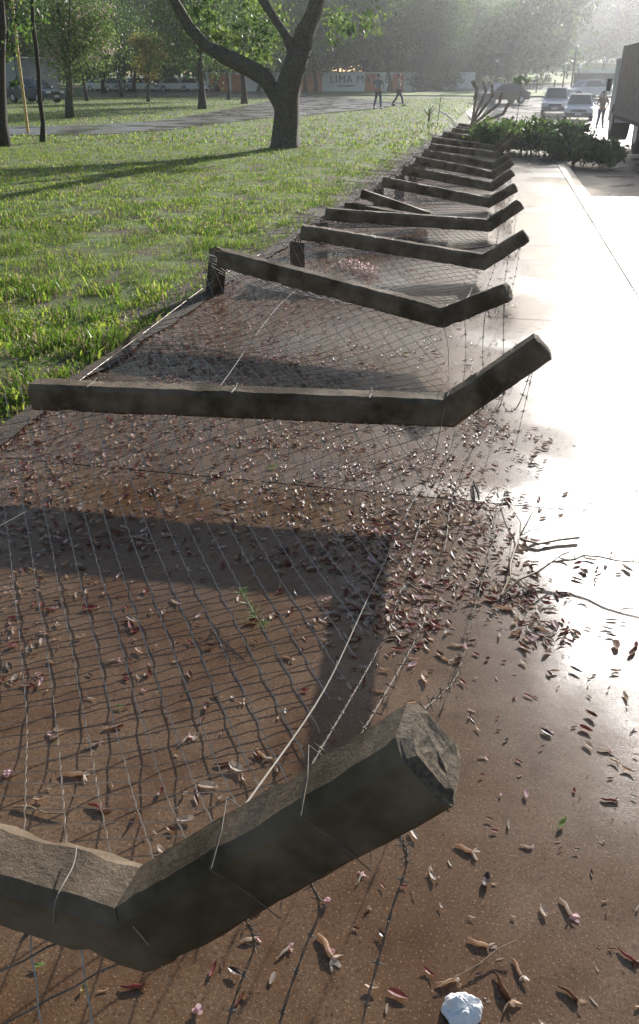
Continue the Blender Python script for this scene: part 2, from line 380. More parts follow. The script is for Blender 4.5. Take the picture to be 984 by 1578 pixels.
def post(base, elbow, tip, label, stub=None, seed=0, ties=True, group='toppled concrete fence posts', roll=0.0):
    base, elbow, tip = [tuple(float(c) for c in v) for v in (base, elbow, tip)]
    t = empty('concrete_fence_post', (base[0], base[1], gz(base[0], base[1])), label, 'fence post', group)
    off = tuple(t.location)
    o = post_mesh(base, elbow, tip, seed=seed, roll=roll).build('bent_post', [M['concrete'], M['concrete_end']], t, off=off); recalc(o)
    if stub is not None:
        s0, s1 = Vector(stub[0]), Vector(stub[1]); mb = MB()
        d, u, v = frame_between(s0, s1); vs = []
        for k, q in enumerate(np.linspace(0, 1, 5)):
            p = s0+(s1-s0)*q
            for a, b_ in ((-1, -1), (1, -1), (1, 1), (-1, 1)): vs.append(p+u*a*.055+v*b_*.055+noise.noise_vector(p*9+Vector((a, b_, seed)))*.012+(d*random.uniform(0, .05) if k == 4 else Vector()))
        mb.add(vs, [(i*4+k, i*4+(k+1) % 4, (i+1)*4+(k+1) % 4, (i+1)*4+k) for i in range(4) for k in range(4)]+[(3, 2, 1, 0), (16, 17, 18, 19)])
        so_ = mb.build('broken_stub', [M['concrete'], M['concrete_end']], t, off=off); recalc(so_)
        rb = MB()
        for k in range(3):
            a = s1+Vector((.03*(k-1), .02*(k % 2), -.03)); c_ = Vector(base)+Vector((.05, .03*(k-1), 0)); rb.tube([a, (a+c_)/2+Vector((-.03, 0, .04)), c_], .005, 5)
        rb.build('reinforcing_bar', M['rust'], t, off=off)
    if ties:
        E_, T, A = Vector(elbow), Vector(tip), Vector(base)
        for p, q, fr in (((A, E_, .15), (A, E_, .5), (A, E_, .82), (E_, T, .12), (E_, T, .45), (E_, T, .8)) if seed > 1 else ((E_, T, .42), (E_, T, .72))):
            c_ = p+(q-p)*fr; d, u, v = frame_between(p, q); pts = []
            for k in range(10):
                a = PI*.25+2*PI*k/8; sx = math.cos(a); sy = math.sin(a); mxx = max(abs(sx), abs(sy)); pts.append(c_+u*(sx/mxx*.063)+v*(sy/mxx*.068)+d*.004*math.sin(k*2.1))
            if (p is A and fr == .82) or (p is E_ and fr == .12):
                pts += [c_+v*.075+d*.02]
            MB().tube(pts, .0010, 4).build('tie_wire', M['barb'], t, off=off)
    POSTS.append((Vector(base), Vector(elbow), Vector(tip)))
    return t
def V3(a): return Vector([float(c) for c in a])
# nearest post, cut by the left edge of the picture
e1 = V3(P(228, 1413, .42)); t1 = V3(P(662, 1160, .82)); b1 = e1+Vector((-2.0, .26, -.12)); print('P1', e1, t1, (t1-e1).length)
post(b1, e1, t1, 'nearest concrete post, its cut arm end rising over the wet paving in the foreground', seed=1)
e2, b2 = V3(P(692, 632, .30)), V3(P(55, 607, .28)); t2 = V3(PY(836, 533, e2.y-.06))
post(b2, e2, t2, 'second concrete post, lying level across the netting with its base at the grass edge', seed=2)
e3, b3 = V3(P(685, 488, .24)), V3(P(342, 397, .42)); t3 = V3(PY(782, 450, e3.y-.05))
s3 = V3(P(330, 452, .0)); post(b3, e3, t3, 'third concrete post, sloping down from its tall broken stub on the lawn edge', stub=(s3, s3+Vector((.04, .05, .34))), seed=3)
e4, b4 = V3(P(745, 403, .15)), V3(P(466, 357, .35)); t4 = V3(PY(810, 363, e4.y-.05))
post(b4, e4, t4, 'fourth concrete post, just beyond the pink blossom cluster', stub=((b4.x-.05, b4.y, 0), (b4.x-.06, b4.y+.02, .24)), seed=4)
e5, b5 = V3(P(752, 347, .12)), V3(P(503, 330, .3)); t5 = V3(PY(801, 315, e5.y-.05))
post(b5, e5, t5, 'fifth concrete post, with two broken struts lying against its far side', stub=((b5.x-.05, b5.y, 0), (b5.x-.06, b5.y+.02, .2)), seed=5)
rows = [((590, 280), (752, 312), (794, 289), 'sixth concrete post, the first one past the two broken struts'),
        ((622, 262), (757, 288), (789, 266), 'seventh concrete post, third in the row before the fallen green branch'),
        ((642, 247), (758, 270), (788, 250), 'eighth concrete post, second in the row before the fallen green branch'),
        ((654, 236), (762, 256), (788, 237), 'ninth concrete post, partly hidden by the eighth just before the green branch')]
for i, (b_, e_, t_, lb) in enumerate(rows):
    E_ = V3(P(*e_, .1)); B_ = V3(P(*b_, .38)); T_ = V3(PY(*t_, E_.y-.05))
    post(B_, E_, T_, lb, stub=((B_.x-.05, B_.y, 0), (B_.x-.06, B_.y+.02, .28)), seed=6+i, ties=i < 2)
y = POSTS[-1][1].y+1.75; i = 0
ords = ['first', 'second', 'third', 'fourth', 'fifth', 'sixth', 'seventh', 'eighth', 'ninth', 'tenth']
while y < 36.5:
    g = gz(0, y); r_ = random.Random(i)
    post((-1.38+r_.uniform(-.08, .08), y-.5, g+.28+r_.uniform(-.1, .1)), (.0+r_.uniform(-.06, .06), y, g+.16), (.34, y-.05, g+.50+r_.uniform(-.05, .05)),
         f'{ords[i]} flat concrete post of the stretch behind the fallen green branch', seed=20+i, ties=False, stub=((-1.45, y-.5, g), (-1.45, y-.5, g+.2)))
    y += 1.8; i += 1
fan = [(7, 50, 'lowest leaning post of the far fan, nearly flat with its bent arm raised'), (23, 66, 'second lowest leaning post of the far fan'), (38, 80, 'third leaning post from the bottom of the far fan'),
       (54, 98, 'half raised post in the middle of the far fan'), (68, 112, 'steep post of the far fan, one short of upright'), (84, 125, 'upright concrete post at the left side of the far fan'),
       (88, 130, 'farthest upright concrete post behind the fan of leaning ones')]
FAN = []
for i, (a1, a2, lb) in enumerate(fan):
    y = 38+1.9*i; x = -1.42; g = gz(x, y); B_ = Vector((x, y, g)); E_ = B_+Vector((math.cos(R(a1)), 0, math.sin(R(a1))))*1.72
    T_ = E_+Vector((math.cos(R(a2)), 0, math.sin(R(a2))))*.48
    post(B_, E_, T_, lb, seed=40+i, ties=False, group='leaning posts where the fence still stands'); FAN.append((B_, E_, T_))
def strut(a, b_, label):
    a, b_ = V3(a), V3(b_); d, u, v = frame_between(a, b_); mb = MB(); vs = []
    for k, t in enumerate(np.linspace(0, 1, 10)):
        p = a+(b_-a)*t
        for sx, sy in ((-1, -1), (1, -1), (1, 1), (-1, 1)): vs.append(p+u*sx*.05+v*sy*.05+noise.noise_vector(p*8+Vector((sx, sy, 0)))*.006)
    mb.add(vs, [(i*4+k, i*4+(k+1) % 4, (i+1)*4+(k+1) % 4, (i+1)*4+k) for i in range(9) for k in range(4)]+[(3, 2, 1, 0), (36, 37, 38, 39)])
    o = mb.build('broken_strut', M['concrete']); recalc(o); return tag(o, label, 'concrete strut', 'broken struts behind the fifth post')
strut(P(556, 298, .38), P(660, 333, .12), 'rear broken concrete strut, rising to a raised left end above the fifth post')
strut(P(532, 318, .26), P(690, 346, .12), 'front broken concrete strut, lying close along the fifth post')

# ---------------------------------------------------------------- netting and wires
PP = sorted(POSTS[:len(POSTS)-len(FAN)], key=lambda q: q[1].y)
EY = [-1.9]+[q[1].y for q in PP]; EX = [-1.0]+[q[1].x for q in PP]
def xr_(y): return float(np.interp(y, EY, EX))
def xlft(y): return EDGE(y)+.12
def zn(x, y):
    """height of the sagging netting"""
    best = 0
    for B_, E_, T_ in PP:
        t = (x-B_.x)/(E_.x-B_.x); yy = B_.y+(E_.y-B_.y)*t; zz = B_.z+(E_.z-B_.z)*min(1.1, max(-.1, t))-.075
        dy = y-yy; wz = math.exp(-(dy/.42)**2)
        g = gz(x, y); best = max(best, (zz-g)*wz)
    g = gz(x, y)
    lift = .05*math.exp(-((x-xlft(y))/.25)**2)
    return g+.022+max(best, 0)+lift+.007*(1+noise.noise(Vector((x*2, y*2, 0))))
net = MB(); S = .074
dA = Vector((.548, -.836, 0)); dB = Vector((.85, .527, 0))
def run(origin, d, nperp, phase):
    pts = []
    def flush():
        if len(pts) > 1: net.tube(pts, .0018, 3, cap=False)
        pts.clear()
    return flush, pts
def lines(d, n_, lo, hi, tlo, thi, par, mi=0):
    for i in range(lo, hi):
        pts = []
        o_ = n_*(i*S)
        for k in range(tlo, thi):
            p = o_+d*(k*S/2)
            x, y = p.x, p.y
            wob = .003*noise.noise(Vector((x*3, y*3, 7))); x += wob; y += wob
            ok = .25 < y < 36.5 and xlft(y) < x < xr_(y)+.01
            if ok:
                off = (.0013 if (k+par) % 2 else -.0013)
                pts.append((x+n_.x*off, y+n_.y*off, zn(x, y)+(.0015 if ((k//2+i+par) % 2) else -.0015)))
            if (not ok or k == thi-1) and pts:
                if len(pts) > 1: net.tube(pts, .0018 if pts[0][1] < 8 else .0024, 3, mi, cap=False)
                pts = []
nA = Vector((.836, .548, 0)); nB = Vector((-.527, .85, 0))
lines(dA, nA, -40, 300, -1150, 80, 0)
lines(dB, nB, -20, 460, -120, 560, 1, 1)  # this run takes the darker wire, its sun angle put into colour
# selvage twists along the elbows and the netting that still hangs between the raised posts
for i in range(len(FAN)-1):
    (B0, E0, T0), (B1, E1, T1) = FAN[i], FAN[i+1]
    for k in range(0, 24):
        for s_ in (0, 1):
            pts = []
            for q in range(13):
                t = q/12; u_ = (k+(q if s_ else -q)*2)/24
                if 0 <= u_ <= 1:
                    a = B0+(E0-B0)*u_; c_ = B1+(E1-B1)*u_; pts.append(a+(c_-a)*t-Vector((0, 0, .05*math.sin(PI*t))))
            if len(pts) > 1: net.tube(pts, .006, 3, cap=False)
netting = tag(net.build('chain_link_netting', [M['wire'], M['wire_shaded']]), 'long sheet of diamond wire netting lying flat under the toppled posts', 'chain-link netting')

def wire(name, pts, r, m, label, cat, group=None, barbs=0, sub=6):
    """smooth wire through points"""
    pts = [V3(p) for p in pts]; out = []
    for i in range(len(pts)-1):
        p0 = pts[max(0, i-1)]; p1 = pts[i]; p2 = pts[i+1]; p3 = pts[min(len(pts)-1, i+2)]
        for k in range(sub):
            t = k/sub; out.append(.5*((2*p1)+(p2-p0)*t+(2*p0-5*p1+4*p2-p3)*t*t+(3*p1-p0-3*p2+p3)*t**3))
    out.append(pts[-1]); mb = MB()
    if not barbs: mb.tube(out, r, 5)
    else:
        # two strands twisted round each other, a barb every 12 cm or so
        L_ = [0]
        for a, c_ in zip(out, out[1:]): L_.append(L_[-1]+(c_-a).length)
        n_ = max(8, int(L_[-1]/.011)) if L_[-1] < 8 else max(8, int(L_[-1]/.05)); cx = [[p[j] for p in out] for j in range(3)]
        for ph in (0, PI):
            q = []
            for k in range(n_+1):
                s_ = L_[-1]*k/n_; c_ = Vector([float(np.interp(s_, L_, cx[j])) for j in range(3)])
                a = s_/.045*PI*2/2+ph; q.append(c_+Vector((math.cos(a)*r*.9, math.sin(a)*r*.35, math.sin(a)*r*.9)))
            mb.tube(q, r*.62, 4)
        s_ = .05
        while s_ < L_[-1]:
            c_ = Vector([float(np.interp(s_, L_, cx[j])) for j in range(3)]); d = (Vector([float(np.interp(s_+.01, L_, cx[j])) for j in range(3)])-c_).normalized()
            for k in range(2):
                v = Vector((random.uniform(-1, 1), random.uniform(-.3, .3), random.uniform(-1, 1))); v = (v-d*v.dot(d)).normalized()
                mb.tube([c_+d*(.004*k)-v*.016, c_+d*.003, c_+d*(.004*k)+v*.016], [.0006, .0016, .0006], 4)
            mb.tube([c_-d*.006, c_+d*.008], .0034, 5)
            s_ += barbs*random.uniform(.9, 1.1)
    return tag(mb.build(name, m), label, cat, group)
A_ = lambda i, fr: PP[i][1]+(PP[i][2]-PP[i][1])*fr
# selvage wire of the first bay, bright in the sun
wire('tension_wire', [A_(0, .42)+Vector((-.03, .06, .03)), P(500, 1062, .26), P(565, 925, .12), P(632, 780, .035), P(662, 730, .03), A_(1, .0)+Vector((-.02, -.06, .03))], .0017, M['wire_bright'],
     'bright straight wire running from the nearest post arm to the second post elbow', 'wire', 'plain tension wires')
wire('tension_wire', [P(-60, 842, .12), P(0, 810, .10), P(140, 733, .07), P(285, 652, .07), P(337, 597, .12), P(440, 460, .05), P(530, 398, .05)], .0013, M['wire_bright'],
     'bright straight wire crossing the middle of the netting under the second post', 'wire', 'plain tension wires')
wire('tension_wire', [P(120, 588, .05), P(225, 510, .06), P(330, 432, .12), P(400, 392, .14)], .0013, M['wire'],
     'wire along the lawn edge between second post base and third post stub', 'wire', 'plain tension wires')
for fr, pts, lb in ((.55, [P(600, 963, .05), P(640, 830, .02), P(668, 745, .03)], 'barbed wire strand nearest the netting edge in the first bay'),
                    (.72, [P(652, 960, .02), P(684, 850, .02), P(705, 740, .05)], 'middle barbed wire strand lying among petals in the first bay'),
                    (.93, [P(706, 1035, .12), P(733, 930, .03), P(768, 800, .03), P(800, 660, .14)], 'outermost barbed wire strand passing the forked dry twig')):
    wire('barbed_wire', [A_(0, fr)+Vector((0, .06, .03))]+pts+[A_(1, fr)+Vector((0, -.06, -.02))], .0012, M['barb'], lb, 'barbed wire', 'barbed wire strands', barbs=.13)
for fr, ppx, lb in ((.36, [(392, 1452, .20), (374, 1505, .12), (350, 1580, .05), (300, 1800, .01)], 'dark barbed wire hanging from the nearest arm, leftmost of the three at the bottom edge'),
                    (.60, [(492, 1400, .22), (466, 1470, .13), (430, 1580, .05), (380, 1800, .01)], 'dark barbed wire hanging from the nearest arm, middle of the three at the bottom edge'),
                    (.90, [(626, 1330, .24), (604, 1400, .14), (580, 1490, .07), (558, 1580, .03), (530, 1800, .01)], 'twisted barbed wire hanging from the nearest arm, beside the crumpled white paper')):
    wire('barbed_wire', [A_(0, fr)+Vector((0, -.02, -.06))]+[P(*k_) for k_ in ppx], .0020, M['barb'], lb, 'barbed wire', 'barbed wire strands', barbs=.075)
for fr, lb in ((0.03, 'plain edge wire of the netting from the second post to the far posts'), (.35, 'inner barbed strand sagging from arm to arm beyond the second post'), (.65, 'middle barbed strand sagging from arm to arm beyond the second post'), (.92, 'outer barbed strand sagging from arm tip to arm tip beyond the second post')):
    pts = []
    for i in range(1, len(PP)-1):
        a, c_ = A_(i, fr), A_(i+1, fr); m_ = (a+c_)/2
        sag = gz(m_.x, m_.y)+.03 if fr > .1 else gz(m_.x, m_.y)+.06
        for t, f_ in ((0, 1), (.18, .4), (.5, .0), (.82, .4)):
            q = a+(c_-a)*t; pts.append((q.x+random.uniform(-.02, .02), q.y, sag+(q.z-sag-.03)*f_))
    wire('barbed_wire' if fr > .1 else 'tension_wire', pts, .002, M['barb'] if fr > .1 else M['wire_bright'], lb, 'barbed wire' if fr > .1 else 'wire', 'barbed wire strands' if fr > .1 else 'plain tension wires', barbs=.13 if fr > .1 else 0, sub=4)
# short ties hanging over the nearest post
wire('loose_tie_wire', [P(118, 1303, .485), P(112, 1335, .49), P(86, 1385, .495), P(82, 1425, .42)], .0010, M['wire_bright'], 'thin pale tie wire looped over the nearest post near the left edge', 'wire', 'loose ties on the nearest post')
wire('loose_tie_wire', [P(205, 1428, .495), P(235, 1465, .42), P(262, 1512, .33), P(278, 1535, .2)], .0010, M['wire'], 'thin dark tie wire dropping from the nearest post elbow', 'wire', 'loose ties on the nearest post')

# ---------------------------------------------------------------- fallen petals
def petals(name, X, Y, label, cols, zoff=0.0, ls=(.014, .042), group=None):
    """each petal a small curled strip of three faces, with thickness from a second skin fold"""
    n_ = len(X); L_ = ls[0]+(ls[1]-ls[0])*RNG.random(n_)**1.8; W_ = L_*(.22+.3*RNG.random(n_)); a = RNG.random(n_)*2*PI
    curl = (.03+.28*RNG.random(n_))*L_; d = np.stack([np.cos(a), np.sin(a)], 1); p_ = np.stack([-np.sin(a), np.cos(a)], 1)
    Z = np.array([gz(x, y) for x, y in zip(X, Y)])+.001+zoff*RNG.random(n_)
    st = []
    ts = np.array([-.5, -.2, .15, .5]); wf = np.array([.45, 1, .9, .3])
    for t, wv in zip(ts, wf):
        cx = X+d[:, 0]*t*L_; cy_ = Y+d[:, 1]*t*L_; cz = Z+curl*(t*t*2.2)
        edge = .22*W_*wv
        st.append((np.stack([cx-p_[:, 0]*W_*wv/2, cy_-p_[:, 1]*W_*wv/2, cz+edge], 1), np.stack([cx, cy_, cz], 1), np.stack([cx+p_[:, 0]*W_*wv/2, cy_+p_[:, 1]*W_*wv/2, cz+edge], 1)))
    V = []
    for i in range(3):
        V.append(np.stack([st[i][0], st[i][1], st[i+1][1], st[i+1][0]], 1)); V.append(np.stack([st[i][1], st[i][2], st[i+1][2], st[i+1][1]], 1))
    mi = RNG.choice(len(cols), n_, p=[c[1] for c in cols]); mi = np.tile(mi, 6)
    o = quads(name, np.concatenate(V), [M[c[0]] for c in cols], mi); return tag(o, label, 'petals', kind='stuff')
def clustered(n_, cx, cy_, sx, sy, ncl, s=.07):
    K = np.stack([RNG.normal(cx, sx, ncl), RNG.normal(cy_, sy, ncl)], 1); k = RNG.integers(0, ncl, n_); return K[k, 0]+RNG.normal(0, s, n_), K[k, 1]+RNG.normal(0, s*1.3, n_)
MIX = [('petal_tan', .25), ('petal_brown', .18), ('petal_red', .20), ('petal_pink', .09), ('petal_pale', .20), ('petal_dark', .08)]
X, Y = [], []
def addp(x, y):
    k = np.array([EDGE(b_)-.35 < a < 1.25 and b_ > .3 for a, b_ in zip(x, y)]); X.append(x[k]); Y.append(y[k])
# drift along the lawn edge
n_ = 13000; yy = 1.6+15*RNG.random(n_)**1.3; xx = np.array([EDGE(v) for v in yy])+np.abs(RNG.normal(0, .6, n_))+.02
kk = np.array([noise.noise(Vector((a*2.2, b_*1.6, 0)))+.25+RNG.random()*.3 > 0 for a, b_ in zip(xx, yy)]); addp(xx[kk], yy[kk])
# thin scatter over the netting, thicker further off
n_ = 7500; yy = 2.4+26*RNG.random(n_)**1.6; xx = EDGE(5)+(2.6)*RNG.random(n_)
kk = np.array([noise.noise(Vector((a*1.8, b_*2.6, 4)))+.05+RNG.random()*.35 > 0 for a, b_ in zip(xx, yy)]); addp(xx[kk], yy[kk])
for px, py, n_, sx, sy, nc in ((655, 800, 170, .18, .22, 24), (640, 910, 150, .18, .2, 20), (690, 850, 160, .16, .2, 10), (600, 940, 100, .10, .08, 5), (740, 660, 150, .22, .12, 8), (770, 920, 90, .10, .02, 3), (850, 965, 45, .07, .02, 3),
                               (420, 560, 500, .5, .3, 30), (320, 550, 500, .4, .22, 16), (250, 640, 500, .5, .2, 24), (560, 745, 260, .3, .15, 20), (340, 740, 200, .5, .14, 12), (500, 690, 260, .5, .1, 18)):
    c_ = P(px, py); addp(*clustered(n_, c_[0], c_[1], sx, sy, nc, .05))
addp(np.array([-1.0+1.6*v for v in RNG.random(220)]), .8+2.0*RNG.random(220))
petals('fallen_petals', np.concatenate(X), np.concatenate(Y), 'drift of pink and brown fallen petals over the wet paving and netting', MIX, .004)
X, Y = [], []
for px, py, n_, sx, sy, nc in ((650, 800, 170, .16, .22, 26), (640, 900, 180, .18, .18, 22), (700, 850, 90, .2, .2, 16), (610, 935, 40, .12, .06, 5), (730, 670, 60, .25, .15, 14), (780, 925, 26, .09, .02, 3), (850, 965, 16, .06, .02, 3), (180, 700, 90, .45, .3, 30), (430, 720, 50, .5, .2, 26), (300, 560, 90, .5, .25, 26), (520, 560, 60, .4, .3, 26), (300, 1000, 70, .4, .4, 40), (850, 850, 30, .3, .5, 20)):
    c_ = P(px, py); addp(*clustered(n_, c_[0], c_[1], sx, sy, nc, .045))
petals('fallen_flowers', np.concatenate(X), np.concatenate(Y), 'larger curled tan and pink flowers among the fallen petals', [('petal_tan', .34), ('petal_brown', .14), ('petal_red', .14), ('petal_pink', .05), ('petal_pale', .33)], .002, (.026, .056))
X, Y = [], []
n_ = 380; addp(.0+1.25*RNG.random(n_), .9+5.5*RNG.random(n_)**1.3); n_ = 200; addp(.4+.85*RNG.random(n_), 6+14*RNG.random(n_))
petals('loose_petals', np.concatenate(X), np.concatenate(Y), 'tiny crumbs of dried petals strewn over the open wet pavement', [('petal_tan', .25), ('petal_brown', .3), ('petal_red', .1), ('petal_pale', .15), ('petal_dark', .2)], .0, (.007, .022))
# on the lawn
n_ = 6500; yy = 2.8+24*RNG.random(n_)**1.2; xx = np.array([EDGE(v) for v in yy])-.1-(yy*.75)*RNG.random(n_)**1.4
o = petals('lawn_litter', xx, yy, 'pale and brown petals caught in the lawn grass', [('petal_tan', .2), ('petal_brown', .3), ('petal_pink', .1), ('petal_pale', .3), ('petal_dark', .1)], .05, (.02, .05))

# single flowers, leaves and twigs big enough to point at
def trumpet(rnd, L_=.060, r=.0052, flare=.026):
    mb = MB(); a = rnd.uniform(-.6, .6); pts = []; rr = []
    for k in range(7):
        t = k/6; pts.append((t*L_, a*t*t*.03+.002*math.sin(t*9+a*5), .0045+.0015*math.sin(t*3))); rr.append(r*(.35+.65*math.sin(min(1, t*1.4)*PI*.5))*(1+.12*rnd.uniform(-1, 1)))
    mb.tube(pts, rr, 7, 0)
    e = Vector(pts[-1])
    for k in range(5):
        an = 2*PI*k/5+rnd.uniform(-.3, .3); d = Vector((.55+rnd.uniform(-.3, .5), math.cos(an), math.sin(an)*.35)).normalized(); s_ = Vector((0, -math.sin(an), math.cos(an)*.5))*.35
        l2 = flare*rnd.uniform(.6, 1.3); p1 = e+d*l2*.5; p2 = e+d*l2+Vector((.004*rnd.uniform(-1, 1), 0, -.004))
        zc = lambda v: Vector((v.x, v.y, max(.0012, min(.012, v.z))))
        mb.add([zc(v) for v in (e-s_*l2*.3, e+s_*l2*.3, p1+s_*l2*.7, p2+s_*l2*.3, p2-s_*l2*.3, p1-s_*l2*.7)], [(0, 1, 2, 5), (5, 2, 3, 4)], 1)
    return mb
def leafmesh(rnd, L_=.06, W_=.022, curl=.3):
    mb = MB(); n_ = 7; vs = []
    for k in range(n_):
        t = k/(n_-1); wv = W_*math.sin(PI*min(.97, max(.04, t))**.8)*.5; z = .006+curl*L_*(t-.4)**2*2
        vs += [(t*L_, -wv, z+wv*.6), (t*L_, 0, z), (t*L_, wv, z+wv*.6)]
    f = [];
    for k in range(n_-1): f += [(k*3, k*3+1, k*3+4, k*3+3), (k*3+1, k*3+2, k*3+5, k*3+4)]
    mb.add(vs, f); mb.tube([(-.012, 0, .004), (0, 0, .006), (L_*.5, 0, .005+.002)], [.0012, .001, .0006], 4, 1); return mb
def blossom(rnd, r=.02, n_=9):
    mb = MB()
    for k in range(n_):
        an = 2*PI*k/n_*1.7+rnd.uniform(-.4, .4); el = rnd.uniform(.1, 1.1); d = Vector((math.cos(an)*math.cos(el), math.sin(an)*math.cos(el), math.sin(el))); s_ = Vector((-math.sin(an), math.cos(an), 0))
        c_ = Vector((0, 0, .006)); l2 = r*rnd.uniform(.7, 1.3)
        mb.add([c_-s_*l2*.15, c_+s_*l2*.15, c_+d*l2*.6+s_*l2*.45, c_+d*l2+s_*l2*.2, c_+d*l2-s_*l2*.25, c_+d*l2*.6-s_*l2*.45], [(0, 1, 2, 5), (5, 2, 3, 4)])
    mb.tube([(0, 0, .006), (-.012, .004, .004), (-.02, .01, .003)], [.004, .0025, .0015], 5, 1); return mb
def twigmesh(pts, r0=.003):
    mb = MB(); mb.tube(pts, list(np.linspace(r0, r0*.5, len(pts))), 5); return mb
KM = {'tan': ('petal_tan', 'petal_pale'), 'brown': ('petal_brown', 'petal_tan'), 'red': ('petal_red', 'petal_brown'), 'pink': ('petal_pink', 'petal_pale'), 'pale': ('petal_pale', 'petal_pink')}
def litter(px, py, kind, rot, sc_, label, z=None):
    rnd = random.Random(px*31+py); p = P(px, py)
    if kind == 'green': mb = leafmesh(rnd, .065, .022); ms = [M['leaf_green'], M['stem']]; nm, ct = 'fallen_leaf', 'leaf'
    elif kind == 'brownleaf': mb = leafmesh(rnd, .06, .028, .9); ms = [M['petal_brown'], M['stem']]; nm, ct = 'fallen_leaf', 'leaf'
    elif kind == 'yellow': mb = leafmesh(rnd, .05, .025, .4); ms = [M['leaf_yellow'], M['stem']]; nm, ct = 'fallen_leaf', 'leaf'
    elif kind == 'blossom': mb = blossom(rnd); ms = [M['petal_pink'], M['petal_pink']]; nm, ct = 'fallen_blossom', 'blossom'
    elif kind == 'whiteblossom': mb = blossom(rnd); ms = [M['petal_pale'], M['petal_tan']]; nm, ct = 'fallen_blossom', 'blossom'
    elif kind == 'twig': mb = twigmesh([(0, 0, .004), (.05, .012, .008), (.11, .005, .006), (.17, .02, .01)], .004); ms = [M['stem']]; nm, ct = 'dry_stalk', 'stalk'
    else: mb = trumpet(rnd); a, b_ = KM[kind]; ms = [M[a], M[b_]]; nm, ct = 'dried_flower', 'flower'
    o = mb.build(nm, ms); o.location = (float(p[0]), float(p[1]), .001 if z is None else z); o.rotation_euler = (0, 0, R(rot)); o.scale = (sc_*.64,)*3
    return tag(o, label, ct, 'fallen flowers and leaves')
